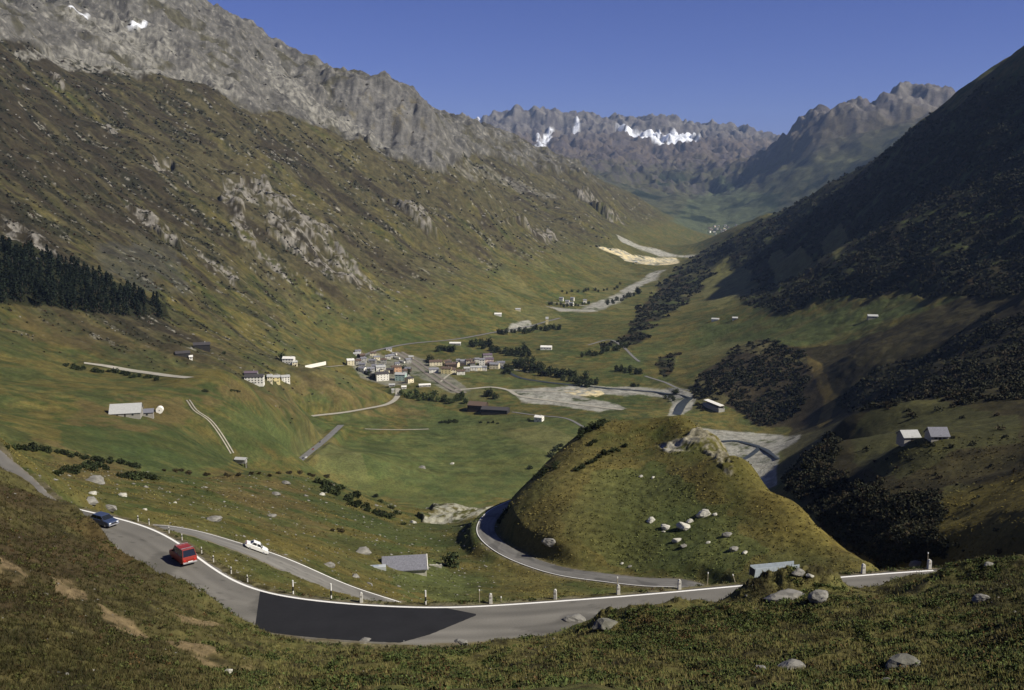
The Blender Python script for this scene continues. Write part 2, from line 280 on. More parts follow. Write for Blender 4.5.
MK['green'] = np.maximum.reduce([mask([(300,475),(340,440),(410,430),(560,425),(590,432),(545,470),(510,502),(440,512),(400,505),(350,480)], 760, 1700, 2.0), mask([(400,400),(470,415),(600,418),(600,425),(410,432)], 900, 1700, .4),
                                mask([(110,445),(150,450),(230,470),(150,475),(90,465)], 500, 900, 2.5), mask([(560,510),(600,480),(650,462),(700,490),(765,545),(740,572),(690,580),(610,562),(570,540)], 220, 330, 2.5), mask([(390,575),(440,560),(480,590),(470,602),(400,600)], 180, 300, 3.0),
                                mask([(500,385),(440,372),(520,378),(560,386)],1200,1900,.3), mask([(600,375),(625,352),(650,352),(640,368)],1300,1900,.5), mask([(220,400),(300,430),(320,435),(290,455),(240,430)],600,1100,2.5)])
print("masks", round(time.time()-T0, 1))
# ------------------------------------------------------------------ relief (real displacement of the land)
rock = np.clip(MK['rock_left'] + MK['cliff'], 0, 1)
farm = ss(9000, 11000, FD)
mount = np.clip(ss(-60, 60, Z-CAMZ+200)*ss(1200, 2200, FD) , 0, 1)
amp = (0.0022 - 0.0010*ss(200,260,FD)*(1-ss(1000,1200,FD)))*np.ones_like(FD) + 0.0055*(1-ss(95,125,FD)) + 0.0035*mount + 0.0036*rock + 0.0050*farm*(.22+.78*ss(450,950,Z)) + 0.006*MK['scrubR']*ss(600,1200,FD) + 0.006*MK['outcrop'] + 0.003*MK['hillrock'] + .007*MK['lip']
flat = np.clip(MK['gravel'] + ss(900,1000,FD)*(1-ss(6500,7500,FD))*(1-ss(40, 110, Z)) , 0, 1)
amp = amp*(1-0.75*flat)
disp = np.zeros_like(FD)
wl_ = 1100.0; k = 0
while wl_ > 0.35:
    cell = FD*0.0016; vis = ss(1.5, 4, wl_/cell) * (1-ss(0.10, 0.22, wl_/FD)); sel = vis > 0.01
    if sel.any():
        nz = pn(X[sel]/wl_+3.1*k, Y[sel]/wl_-7.7*k, 11+k)
        rg = 0.45-np.abs(pn(X[sel]/wl_-5.1*k, Y[sel]/wl_+2.7*k, 71+k))*1.6
        rk = np.clip(rock+farm+MK['outcrop']+MK['hillrock'], 0, 1)[sel]
        a_ = (1-.6*farm[sel]*(wl_ > 800)+.5*farm[sel]*(wl_ < 420))*np.minimum(wl_*(0.10+0.16*rk), amp[sel]*FD[sel]*np.clip((wl_/(0.1*FD[sel]))**(0.55-.2*rk), 0, 1)*1.3)
        disp[sel] += (nz*(1-.6*rk) + rg*.75*rk) * a_ * vis[sel]
    wl_ /= 1.9; k += 1
# cliff flutes
fl = pn(X/38 + Y/900, Y/300, 301) + .6*pn(X/17, Y/150, 302)
disp += MK['cliff']*fl*6
fl2 = pn(X/160, Y/1500, 303) + .6*pn(X/75, Y/900, 304)
disp += farm*fl2*26*ss(300, 1100, Z)
Z = Z + disp
print("disp", round(time.time()-T0, 1))
# ------------------------------------------------------------------ roads cut into the land
def ground_f(x, y):                      # height of the finished land, bilinear in the grid
    x = np.atleast_1d(np.asarray(x, float)); y = np.atleast_1d(np.asarray(y, float))
    fj = (np.arctan2(x, y)-fa[0])/(fa[-1]-fa[0])*(NAF-1); s = np.log(np.hypot(x, y))
    fi = np.interp(s, fs, np.arange(len(fs)))
    i = np.clip(fi.astype(int), 0, len(fs)-2); j = np.clip(fj.astype(int), 0, NAF-2); a = fi-i; b = fj-j
    return (Z[i,j]*(1-a)*(1-b)+Z[i+1,j]*a*(1-b)+Z[i,j+1]*(1-a)*b+Z[i+1,j+1]*a*b)
def ground(x, y): return float(ground_f(x, y)[0])
def pick(u, v, dmin=0, dmax=1e9):        # first point of the land on the sight line through a pixel
    a, w = aw(u, v); a = float(a); w = float(w)
    ds = np.exp(fs); ds = np.exp(np.linspace(math.log(max(dmin, 30)), math.log(min(dmax, 23000)), 6000))
    g = ground_f(ds*math.sin(a), ds*math.cos(a)); hit = np.where(g >= CAMZ + w*ds)[0]
    d = ds[hit[0]] if len(hit) else (min(dmax, 23000) if dmax < 1e8 else 2000)
    x, y = d*math.sin(a), d*math.cos(a)
    return np.array([x, y, ground(x, y)])
def carve(q, half, fall, drop, target='z'):
    Dq = np.hypot(q[:,0], q[:,1]); Aq = np.arctan2(q[:,0], q[:,1]); mg = (half+fall)
    i0 = np.searchsorted(fs, math.log(max(Dq.min()-mg, 4))); i1 = np.searchsorted(fs, math.log(Dq.max()+mg))
    da = mg/Dq.min(); j0 = max(0, int((Aq.min()-da-fa[0])/(fa[1]-fa[0]))); j1 = min(NAF, int((Aq.max()+da-fa[0])/(fa[1]-fa[0]))+1)
    if j1 <= j0 or i1 <= i0: return
    xs = X[i0:i1, j0:j1]; ys = Y[i0:i1, j0:j1]; best = np.full(xs.shape, 1e9); bz = np.zeros(xs.shape)
    for c in range(0, len(q), 12):                       # coarse cull per run of the line
        r = q[max(c-1,0):c+13]; cx, cy = r[:,0].mean(), r[:,1].mean(); rad = np.hypot(r[:,0]-cx, r[:,1]-cy).max()+mg
        s = (np.abs(xs-cx) < rad) & (np.abs(ys-cy) < rad)
        if not s.any(): continue
        px, py = xs[s], ys[s]; bb = best[s]; zz = bz[s]
        for k in range(len(r)-1):
            ax, ay = r[k,:2]; bx, by = r[k+1,:2]; L = (bx-ax)**2+(by-ay)**2+1e-9
            t = np.clip(((px-ax)*(bx-ax)+(py-ay)*(by-ay))/L, 0, 1)
            dd = np.hypot(px-ax-t*(bx-ax), py-ay-t*(by-ay)); m = dd < bb
            bb[m] = dd[m]; zz[m] = (r[k,2]+t*(r[k+1,2]-r[k,2]))[m]
        best[s] = bb; bz[s] = zz
    zs = Z[i0:i1, j0:j1]; m = best < mg
    f = 1-ss(0, 1, (best-half)/fall)
    zs[m] = (zs*(1-f) + (bz-drop)*f)[m]
# small far roads and tracks: pixel runs laid on the land, then levelled
TR = [('valley_road', VR1, 8.0, 'asphalt'), ('valley_road', VR2, 8.0, 'pale'),
      ('main_valley_road', [(352,366),(370,353),(400,345),(440,341),(470,337),(520,328),(560,318)], 8.0, 'asphalt'), ('farm_track', [(497,367),(530,372)], 5, 'pale'),
      ('railway_line', [(396,352),(412,362),(430,376),(448,388),(462,394)], 6.0, 'ballast'), ('railway_line', [(402,352),(420,363),(438,376),(456,388),(466,393)], 5.0, 'ballast'),
      ('access_road', [(455,390),(478,388),(490,387),(508,390),(520,396),(560,402),(590,406),(625,410)], 7.0, 'pale'),
      ('access_road', [(508,390),(540,391),(580,392)], 6.0, 'pale'), ('farm_track', [(512,412),(540,416),(565,418),(585,428)], 4.0, 'asphalt'),
      ('slope_track', [(188,400),(196,410),(208,418),(222,436),(234,456)], 3.0, 'asphalt'), ('hillside_road', [(84,363),(110,367),(140,372),(170,376),(190,378)], 9.0, 'pale'),
      ('hillside_road', [(300,362),(322,367),(345,366)], 6.0, 'pale'), ('valley_track', [(480,288),(510,297),(550,302),(590,306)], 9, 'pale'),
      ('gallery_road', [(645,376),(665,382),(690,389),(706,396)], 5.0, 'asphalt'), ('farm_track', [(440,382),(455,372),(480,369),(505,366)], 4, 'pale'),
      ('field_track', [(365,429),(400,430),(430,429)], 3.0, 'pale'), ('hamlet_track', [(600,250),(620,256)], 8, 'pale'), ('farm_track', [(588,345),(612,340),(640,362)], 5, 'asphalt')]
carve(rA, WA/2+0.6, 3.4, 0.13); carve(rB, WB/2+0.7, 4.5, 0.13)
def berm(q, off, hs, rad):                    # bank along the inner side of the bend
    r = offset(q, off); s_ = (FD > 70)*(FD < 150)*(FA < -.05); px, py = X[s_], Y[s_]; b = np.full(px.shape, 1e9); h_ = np.zeros(px.shape)
    for k in range(len(r)):
        d_ = np.hypot(px-r[k,0], py-r[k,1]); m_ = d_ < b; b[m_] = d_[m_]; h_[m_] = hs[k]
    Z[s_] += h_*np.exp(-(b/rad)**2)*(1+.25*pn(px/2.3, py/2.3, 805)+.15*pn(px/.8, py/.8, 806))
_u, _v = uv_of(np.arctan2(rA[:,0], rA[:,1]), (rA[:,2]-CAMZ)/np.hypot(rA[:,0], rA[:,1])); _k = (_u > -60) & (_u < 265)
berm(rA[_k], -(WA/2+2.6), np.interp(_u[_k], [-60,40,70,110,180,240,265], [1.3,.8,0,.3,1.3,.9,0]), 1.9)
def mound(u, v, h, rx, ry, d):               # low hummocks between the viewer and the road
    a, _ = aw(u, v); a = float(a); s_ = np.abs(FD-d) < 12
    da = (FA[s_]-a)*d; dd = FD[s_]-d; Z[s_] += h*np.exp(-(da/rx)**2-(dd/ry)**2)*(1+.35*pn(X[s_]/1.1, Y[s_]/1.1, 800)+.25*pn(X[s_]/.45, Y[s_]/.45, 801))
mound(790, 590, 1.5, 2.6, 1.9, 77); mound(828, 592, 1.0, 1.5, 1.8, 78); mound(748, 600, .8, 1.6, 1.6, 77); mound(935, 590, .5, 1.8, 2.0, 78); mound(985, 575, .6, 3.5, 2.4, 79)
mound(604, 628, .9, 1.0, 1.0, 71); mound(690, 612, .7, 2.4, 1.6, 74); mound(640, 625, .5, 1.5, 1.0, 70)
tracks = []
for nm, run, w_, kind in TR:
    ex = len(run[0]) == 3; pp = run if ex else [pick(u, v, 600) for u, v in run]
    step = max(2.0, np.hypot(*pp[0][:2])*0.004); q = resmooth(spline(pp, step), step, 3)
    if not ex: q[:,2] = ground_f(q[:,0], q[:,1])
    for _ in range(25): q[1:-1,2] = .25*q[:-2,2]+.5*q[1:-1,2]+.25*q[2:,2]
    dq = np.hypot(q[:,0], q[:,1]).mean()
    carve(q, w_/2+dq*.0022, w_*.6+dq*.003, 0.35); tracks.append((nm, q, w_, kind))
print("roads", round(time.time()-T0, 1))
# ------------------------------------------------------------------ ground colours (albedo) by what grows or lies there
def mixc(c, col, m):
    m = np.clip(m, 0, 1)[..., None].astype(np.float32); return c*(1-m) + np.array(col, np.float32)*m
n1 = fbm(X, Y, 260, 5, 900, .6); n2 = fbm(X, Y, 60, 5, 920, .6); n3 = fbm(X, Y, 14, 4, 940, .65); n4 = fbm(X, Y, 3.0, 3, 960, .7)
rx, ry = X*.95 - Y*.31, X*.31 + Y*.95            # along and across the fall line of the left mountain
st = fbm(rx*.16, ry, 90, 6, 980, .68); st2 = fbm(rx*.22, ry, 24, 5, 990, .7)
nearf = 1-ss(160, 400, FD); midf = ss(250, 600, FD)
C = np.zeros(FD.shape+(3,), np.float32); C[:] = (.068,.068,.022)
C = mixc(C, (.105,.083,.024), ss(-.15,.3, n2*.7+n3*.5+.04)*.75)
C = mixc(C, (.040,.058,.014), ss(.0,.4, n1*.5-n3*.6+.05)*.7)
C = mixc(C, (.060,.078,.024), MK['green']*.6)
C = mixc(C, (.078,.086,.028), MK['green']*ss(-.2,.4,fbm(X*.3+Y*.1, Y, 30, 3, 77))*.5)
C = mixc(C, (.130,.098,.030), MK['tan'])
brn = np.maximum.reduce([mask(p_, 190, 1500, 2.2) for p_ in ([(180,383),(260,385),(300,405),(320,430),(262,402),(200,397)], [(0,322),(80,312),(180,330),(240,350),(180,362),(60,347),(0,345)], [(0,433),(60,443),(140,462),(60,455),(0,450)],
       [(50,458),(130,464),(160,480),(60,482)], [(90,400),(180,395),(190,422),(120,437),(60,420)], [(275,385),(335,370),(390,398),(340,412)], [(200,475),(300,480),(330,540),(250,520)], [(380,400),(425,402),(420,422),(350,420)])])
C = mixc(C, (.092,.070,.028), brn*ss(-.35,.2,n2+n3*.5)*.7)
C = mixc(C, (.042,.058,.018), mask([(60,426),(160,430),(235,442),(225,468),(120,464),(60,446)],400,1000,2.2)*.7)
C = mixc(C, (.040,.056,.018), ss(-.05,.25,-n2-n3*.3)*ss(240,300,FD)*(1-ss(3000,4500,FD))*.45)
# left mountain
lm = ss(20,120,Z)*ss(950,1300,FD)*(X < 0.2*Y)*(1-farm)*(1-ss(6200,8200,FD))
C = mixc(C, (.068,.058,.029), lm*ss(-.45,.15, st+n1*.6+ss(80,400,Z)*.3)*.92)
C = mixc(C, (.058,.060,.024), lm*ss(.0,.4, st2+.2*n1)*.6)
C = mixc(C, (.032,.026,.016), lm*ss(-.04,.16, st*.9+n2*.5+.26*ss(330,0,U0)*ss(60,260,Z)-.10)*.88)
C = mixc(C, (.018,.018,.010), lm*ss(.10,.30, st2*.8-n2*.4+.12*ss(420,0,U0)+.04)*.85)
C = mixc(C, (.200,.185,.150), lm*ss(.26,.42, st2*.7+n3*.5+.03)*.75)
rockc = mixc(mixc(np.zeros_like(C)+np.array((.150,.142,.122),np.float32), (.085,.080,.070), ss(-.05,.3,n2+n3*.5)), (.235,.222,.190), ss(.1,.4,n3-n2*.3))
rockc = mixc(rockc, (.080,.072,.036), ss(.05,.35, n1+n2*.5-.02)*.8)
rl = MK['rock_left']*ss(-.35,.05, n2*.6+n1*.4+.12)*(1-.75*ss(445,520,U0)*ss(-.25,.1,n2+st*.5))
C = C*(1-rl[...,None]) + rockc*.72*rl[...,None]
C = mixc(C, (.125,.119,.106), MK['cliff']*.9); C = mixc(C, (.075,.072,.066), MK['cliff']*ss(.0,.3,fl)*.6); C = mixc(C,(.12,.10,.05),MK['cliff']*ss(.1,.4,n2)*.6)
C = mixc(C, (.185,.176,.148), MK['scree']*ss(-.25,.15,n3+n2*.4)*.9*(1-.5*ss(430,460,U0)))
C = mixc(C, (.165,.152,.128), MK['outcrop']*ss(-.1,.15, st2*.8+n3*.8-.02)*.95)
# slate blue-grey scree below the forest crest
C = mixc(C, (.060,.060,.048), mask([(85,240),(120,238),(180,262),(195,290),(150,285),(100,270)],1200,2200,2.5)*.45)
# far range
C = mixc(C, (.062,.060,.034), farm*.9); C = mixc(C, (.062,.066,.036), (ss(6800,7800,FD))*(1-ss(9500,10500,FD))*.8)
C = mixc(C, (.105,.082,.062), farm*ss(330,620,Z+n1*260)*.9)
C = mixc(C, (.150,.138,.120), farm*ss(780,1050,Z+n1*240+ n2*100)*.9)
C = mixc(C, (.072,.086,.042), MK['farfloor']*.8)
C = mixc(C, (.058,.050,.052), farm*ss(-.10,.15,n1*.6+.6*n2)*.75)
C = mixc(C, (.012,.020,.010), ss(8000,8400,FD)*(1-ss(11500,12500,FD))*ss(.12,.22,fbm(X,Y,500,5,333,.6)+.0)*(1-ss(300,500,Z))*.85)
C = mixc(C, (.70,.72,.75), MK['snow']*ss(-.24,-.12, fbm(X,Y,170,4,444,.7)+.04))
# right side
C = mixc(C, (.040,.032,.014), MK['heathR']*.85); C = mixc(C, (.020,.018,.009), MK['heathR']*ss(-.05,.25,n2+n3*.4)*.8)
C = mixc(C, (.062,.076,.024), MK['greenR']*.9*(1-.7*(FD<800))); C = mixc(C, (.085,.078,.026), MK['greenR']*ss(.0,.3,n2+n3*.3)*.8)
C = mixc(C, (.020,.019,.010), MK['scrubR']*ss(-.32,-.05,n2*.7+n3*.5)*.95); C = mixc(C, (.060,.038,.016), MK['scrubR']*ss(.12,.3,n2)*.5)
C = mixc(C, (.110,.105,.036), MK['clearR']*.9)
C = mixc(C, (.130,.098,.030), MK['tan']*.8)
C = mixc(C, (.018,.020,.008), MK['forestL']*.9)
C = mixc(C, (.036,.028,.015), mask([(700,372),(725,355),(760,343),(800,346),(815,362),(828,400),(815,422),(790,432),(765,428),(740,412),(694,394)], 900, 1750, 1.0)*.85)
C = mixc(C, (.130,.098,.030), MK['tan']*.7)
# gravel and rock
C = mixc(C, (.310,.300,.255), MK['gravel']*(1-.55*mask([(345,340),(475,345),(480,395),(345,392)],1200,2100,0))*ss(-.5,-.1,n2+n3*.5)*.92); C = mixc(C, (.15,.14,.11), MK['gravel']*ss(.0,.3,n3+n2*.4)*.6)
C = mixc(C, (.60,.50,.28), MK['yellowgravel']*ss(-.2,.2,n3+n2)*.9)
C = mixc(C, (.30,.29,.22), MK['lip']*ss(-.3,.1,n4+n3)*.9); C = mixc(C, (.27,.255,.21), MK['hillrock']*ss(-.35,.05,n4+n3)*.9)
# hillock colour
hk = ss(235,245,FD)*(1-ss(365,385,FD))*ss(470,520,U0)
C = mixc(C, (.110,.086,.020), hk*ss(640,760,U0-(V0-450)*.9)*.7); C = mixc(C, (.105,.088,.028), hk*(1-ss(560,640,U0))*.6)
# near slope: heath, moss and bare soil
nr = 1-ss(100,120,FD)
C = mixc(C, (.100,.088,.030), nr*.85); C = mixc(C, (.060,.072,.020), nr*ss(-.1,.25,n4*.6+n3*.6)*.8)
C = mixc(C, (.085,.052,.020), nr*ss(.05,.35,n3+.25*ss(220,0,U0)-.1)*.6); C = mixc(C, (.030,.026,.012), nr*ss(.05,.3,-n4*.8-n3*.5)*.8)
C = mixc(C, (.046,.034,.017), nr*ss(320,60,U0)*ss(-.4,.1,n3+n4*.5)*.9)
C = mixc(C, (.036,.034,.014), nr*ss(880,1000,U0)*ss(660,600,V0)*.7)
C = mixc(C, (.17,.125,.065), MK['soil']*ss(-.3,0,n4)*.85)
C = mixc(C, (.085,.055,.022), mask([(60,520),(100,530),(150,562),(130,562),(90,545)],60,110,1.0)*.45)
terr = np.sin(Z*2*math.pi/np.where(FD < 420, .9, 3.2)+fbm(X, Y, 30, 3, 1200)*9)*ss(-.2,.2,fbm(X, Y, 70, 3, 1210))*ss(200,250,FD)*(1-ss(1250,1500,FD))   # cattle terraces
C = C*(1+.13*terr*(1-np.clip(MK['gravel']+MK['lip']+MK['hillrock'],0,1)))[...,None]
pa = np.floor((X*.93+Y*.36)/70+.25*pn(X/300,Y/300,1300))+7*np.floor((Y*.93-X*.36)/190+.2*pn(X/260,Y/260,1301))             # hay meadows cut at different times
ph = (np.sin(pa*12.9898)*43758.5453) % 1.0; fl_ = flat*(1-np.clip(MK['gravel'],0,1))*(FD < 5000)*(Z < 60)
C = C*(1+.30*(ph-.5)*fl_)[...,None]; C = mixc(C, (.095,.088,.035), (ph > .80)*fl_*.5)
mead = ss(180,300,U0)*(1-ss(720,800,U0))*ss(700,900,FD)*(1-ss(2600,4200,FD))*(1-ss(60,160,Z))*(1-np.clip(MK['gravel'],0,1))
C = C*(1+.22*mead)[...,None]
s_ = (FD > 70)*(FD < 290); px, py = X[s_], Y[s_]; bd = np.full(px.shape, 99.)
for q_, hw_2 in ((rA, WA/2), (rB, WB/2)):
    for k in range(0, len(q_), 2): bd = np.minimum(bd, np.hypot(px-q_[k,0], py-q_[k,1])-hw_2)
vm_ = np.zeros(FD.shape, np.float32); vm_[s_] = 1-ss(.5, 1.7, bd+.7*n4[s_])
C = mixc(C, (.135,.115,.075), vm_*ss(-.4,.2,n4+n3)*.75)
# verges: worn soil beside the near roads
C = C*(1.08 + lm[...,None]*(.55*st2+.45*n3)[...,None])
C = np.clip(C*(1+.22*n4[...,None]*nearf[...,None]+.12*n3[...,None]), .004, .9)
print("colour", round(time.time()-T0, 1))
# ------------------------------------------------------------------ mesh helpers
def mesh_np(name, verts, faces, mat, attr=None, smooth=False, parent=None, nverts=4, uvz=None):
    me = bpy.data.meshes.new(name); verts = np.ascontiguousarray(verts, np.float32); faces = np.ascontiguousarray(faces, np.int32)
    me.vertices.add(len(verts)); me.vertices.foreach_set('co', verts.ravel())
    k = faces.shape[1]; me.loops.add(faces.size); me.loops.foreach_set('vertex_index', faces.ravel())
    me.polygons.add(len(faces)); me.polygons.foreach_set('loop_start', np.arange(0, faces.size, k, dtype=np.int32))
    me.polygons.foreach_set('loop_total', np.full(len(faces), k, np.int32))
    if smooth: me.polygons.foreach_set('use_smooth', np.ones(len(faces), bool))
    me.update(calc_edges=True)
    if attr is not None:
        at = me.color_attributes.new('Col', 'FLOAT_COLOR', 'POINT')
        c4 = np.ones((len(verts), 4), np.float32); c4[:, :3] = attr; at.data.foreach_set('color', c4.ravel())
    if mat: me.materials.append(mat)
    o = bpy.data.objects.new(name, me); COL.objects.link(o)
    if parent: o.parent = parent
    return o
MATS = {}
def mat(name, col, rough=.8, metal=0, spec=.3, var=.25, scale=3.0, bump=0, attr=False, rot=None, detail=4, var2=0, scale2=.3, nr=.62):
    if name in MATS: return MATS[name]
    m = bpy.data.materials.new(name); m.use_nodes = True; N = m.node_tree.nodes; L = m.node_tree.links
    b = N['Principled BSDF']; b.inputs['Roughness'].default_value = rough; b.inputs['Metallic'].default_value = metal
    b.inputs['Specular IOR Level'].default_value = spec
    tc = N.new('ShaderNodeTexCoord')
    nz = N.new('ShaderNodeTexNoise'); nz.inputs['Scale'].default_value = scale; nz.inputs['Detail'].default_value = detail; nz.inputs['Roughness'].default_value = nr
    L.new(tc.outputs['Object'], nz.inputs['Vector'])
    mr = N.new('ShaderNodeMapRange'); mr.inputs[1].default_value = .25; mr.inputs[2].default_value = .75; mr.inputs[3].default_value = 1-var; mr.inputs[4].default_value = 1+var
    L.new(nz.outputs[0], mr.inputs[0])
    src = mr.outputs[0]
    if var2:
        nz2 = N.new('ShaderNodeTexNoise'); nz2.inputs['Scale'].default_value = scale2; nz2.inputs['Detail'].default_value = 3; L.new(tc.outputs['Object'], nz2.inputs['Vector'])
        mr2 = N.new('ShaderNodeMapRange'); mr2.inputs[1].default_value = .3; mr2.inputs[2].default_value = .7; mr2.inputs[3].default_value = 1-var2; mr2.inputs[4].default_value = 1+var2
        L.new(nz2.outputs[0], mr2.inputs[0]); mu = N.new('ShaderNodeMath'); mu.operation = 'MULTIPLY'; L.new(src, mu.inputs[0]); L.new(mr2.outputs[0], mu.inputs[1]); src = mu.outputs[0]
    vm = N.new('ShaderNodeVectorMath'); vm.operation = 'SCALE'; L.new(src, vm.inputs['Scale'])
    if attr:
        at = N.new('ShaderNodeAttribute'); at.attribute_name = 'Col'; L.new(at.outputs['Color'], vm.inputs[0])
    else: vm.inputs[0].default_value = col
    L.new(vm.outputs[0], b.inputs['Base Color'])
    if bump:
        bp = N.new('ShaderNodeBump'); bp.inputs['Strength'].default_value = .7; bp.inputs['Distance'].default_value = bump
        L.new(nz.outputs[0], bp.inputs['Height']); L.new(bp.outputs[0], b.inputs['Normal'])
    MATS[name] = m; return m
def struct(o): o['kind'] = 'structure'; return o
# the land in three sheets that share their border rows
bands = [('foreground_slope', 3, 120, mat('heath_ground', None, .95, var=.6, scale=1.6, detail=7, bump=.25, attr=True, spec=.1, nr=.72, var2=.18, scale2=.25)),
         ('hillside', 120, 1000, mat('hill_ground', None, .95, var=.6, scale=.45, detail=8, bump=.7, attr=True, spec=.1, nr=.76, var2=.22, scale2=.05)),
         ('valley', 1000, 6500, mat('valley_ground', None, .95, var=.62, scale=.05, detail=9, bump=7.0, attr=True, spec=.1, nr=.76)),
         ('mountain_range', 6500, 1e6, mat('range_ground', None, .95, var=.6, scale=.011, detail=9, bump=30, attr=True, spec=.1, nr=.76))]
P3 = np.stack([X, Y, Z], -1)
for nm, d0, d1, m_ in bands:
    i0 = max(0, np.searchsorted(fs, math.log(d0))); i1 = min(len(fs)-1, np.searchsorted(fs, math.log(d1)))
    sub = P3[i0:i1+1].reshape(-1, 3); nr_ = i1-i0+1
    idx = np.arange(nr_*NAF).reshape(nr_, NAF)
    f = np.stack([idx[:-1,:-1], idx[:-1,1:], idx[1:,1:], idx[1:,:-1]], -1).reshape(-1, 4)
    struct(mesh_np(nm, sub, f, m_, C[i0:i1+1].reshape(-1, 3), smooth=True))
print("land", round(time.time()-T0, 1))
def ribbon(name, q, w0, w1, dz, m_, smooth=False, thick=0):   # strip between offsets w0 and w1 (left of travel positive)
    a = offset(q, w0); b = offset(q, w1); a[:,2] += dz; b[:,2] += dz; n_ = len(q)
    v = np.empty((2*n_, 3)); v[0::2] = a; v[1::2] = b; i = np.arange(n_-1)*2
    f = np.stack([i, i+1, i+3, i+2], 1)
    if thick:
        v2 = v.copy(); v2[:,2] -= thick; k = 2*n_; v = np.vstack([v, v2])
        f = np.vstack([f, np.stack([i+2, i+2+k, i+k, i], 1), np.stack([i+1, i+1+k, i+3+k, i+3], 1)])
    return mesh_np(name, v, f, m_)
asph = mat('asphalt', None, .85, var=.12, scale=6, detail=6, attr=True)
asph_new = mat('fresh_asphalt', (.012,.012,.013), .9, var=.22, scale=3, detail=6, var2=.2, scale2=.5)
asph_far = mat('worn_asphalt', (.16,.155,.145), .9, var=.2, scale=.2)
paint = mat('road_paint', (.78,.76,.70), .7, var=.14, scale=4)
palegr = mat('pale_gravel_road', (.34,.315,.25), .95, var=.2, scale=.2)
ballast = mat('railway_ballast', (.19,.165,.135), .95, var=.2, scale=.5)
def road_mesh(name, q, W_, base):
    nc = 29; offs = np.linspace(-W_/2, W_/2, nc); n_ = len(q); s_ = np.arange(n_)*1.0; rows = []; cols = []
    fine = resmooth(q, .5, 0); n_ = len(fine); s_ = np.arange(n_)*.5
    for k, o_ in enumerate(offs):
        jit = 0
        if k in (0, nc-1): jit = .16*pn(s_/1.3, s_*0+k, 610)+.10*pn(s_/.6, s_*0+k, 611)
        r = fine.copy(); r[:,:2] += normals2(fine)*(o_+jit)[:,None] if np.ndim(jit) else normals2(fine)*o_; r[:,2] += .05*(1-(2*o_/W_)**2)*.0
        rows.append(r); t = abs(o_)/(W_/2)
        ln = pn(s_/14, s_*0+o_/3.0, 620)*.18+pn(s_/3.2, s_*0+o_/.9, 621)*.14+pn(s_/40, s_*0+o_/1.1, 623)*.22
        wheel = -.10*math.exp(-((abs(o_)-1.0)/.35)**2)-.10*math.exp(-((abs(o_)-2.6)/.35)**2)+.03
        edge = ss(.90, 1.0, t)
        c = np.array(base)[None]*(1+ln+wheel)[:,None]; pat = ss(.28,.34, pn(s_/9+o_/6, s_*0+o_/4.5, 630))
        c = c*(1-.30*pat[:,None]); crack = ss(.035,.0, np.abs(pn(s_/2.5, s_*0+o_/2.2, 640)))*ss(-.05,.2,pn(s_/20, s_*0+o_/9, 641)); c = c*(1-.45*crack[:,None])
        e_ = (edge*ss(-.5,.3,pn(s_/2., s_*0+o_, 650)))[:,None]; c = c*(1-e_)+np.array((.12,.10,.06))*e_; cols.append(c)
    v = np.stack(rows,1).reshape(-1,3); cc = np.clip(np.stack(cols,1).reshape(-1,3), .01, .5); idx = np.arange(n_*nc).reshape(n_,nc)
    f = np.stack([idx[:-1,:-1], idx[:-1,1:], idx[1:,1:], idx[1:,:-1]], -1).reshape(-1,4)
    sk = []                                                       # road edge down into the ground
    vb = v.copy(); vb[:,2] -= .4; m0 = len(v)
    for a_, b_ in ((idx[:-1,0], idx[1:,0]), (idx[1:,-1], idx[:-1,-1])): sk.append(np.stack([a_, b_, b_+m0, a_+m0], 1))
    struct(mesh_np(name, np.vstack([v, vb]), np.vstack([f]+sk), asph, np.vstack([cc, cc])))
road_mesh('upper_road', rA, WA, (.150,.140,.118)); road_mesh('lower_road', rB, WB, (.150,.142,.124))
def sub_run(q, u0, u1, vmax=None):
    u, v = uv_of(np.arctan2(q[:,0], q[:,1]), (q[:,2]-CAMZ)/np.hypot(q[:,0], q[:,1])); i = np.where((u > u0) & (u < u1))[0]; return q[i[0]:i[-1]+1]
struct(ribbon('edge_line', sub_run(rA, 26, 958), WA/2-.46, WA/2-.22, .006, paint))
q_ = rB[np.hypot(rB[:,0], rB[:,1]).argsort()[:0].sum():]
k1 = int(np.argmin(np.hypot(rB[:,0]-hp(738,194,-93)[0], rB[:,1]-hp(738,194,-93)[1])))
struct(ribbon('edge_line', rB[:k1-12], WB/2-.42, WB/2-.2, .006, paint))
struct(ribbon('edge_line', rB[k1+6:-30], WB/2-.42, WB/2-.2, .006, paint))
# fresh black asphalt patch with square left end and slanting right end
ua, _v = uv_of(np.arctan2(rA_out[:,0], rA_out[:,1]), (rA_out[:,2]-CAMZ)/np.hypot(rA_out[:,0], rA_out[:,1]))
def runpts(o_, u0, u1, extra):
    q = offset(rA, o_); u_, _ = uv_of(np.arctan2(q[:,0], q[:,1]), (q[:,2]-CAMZ)/np.hypot(q[:,0], q[:,1])); r = q[(u_ > u0) & (u_ < u1)]; r = np.vstack([r]+[wp(a, b, -38.0)[None] for a, b in extra])
    s_ = np.r_[0, np.cumsum(np.linalg.norm(np.diff(r, axis=0), axis=1))]; t = np.linspace(0, s_[-1], 150); return np.stack([np.interp(t, s_, r[:,k]) for k in range(3)], 1)
outer = runpts(WA/2-.5, 254, 452, [(476,614)]); inner = runpts(-WA/2+.12, 253, 414, [(430,634.5),(476,615.5)])
jt = .05*pn(np.arange(150)/3.1, np.arange(150)*0, 660); inner[:,1] += jt; outer[:,2] = inner[:,2] = CAMZ-38+.006
v = np.empty((300,3)); v[0::2] = outer; v[1::2] = inner; i = np.arange(149)*2
struct(mesh_np('asphalt_patch', v, np.stack([i, i+1, i+3, i+2], 1), asph_new))
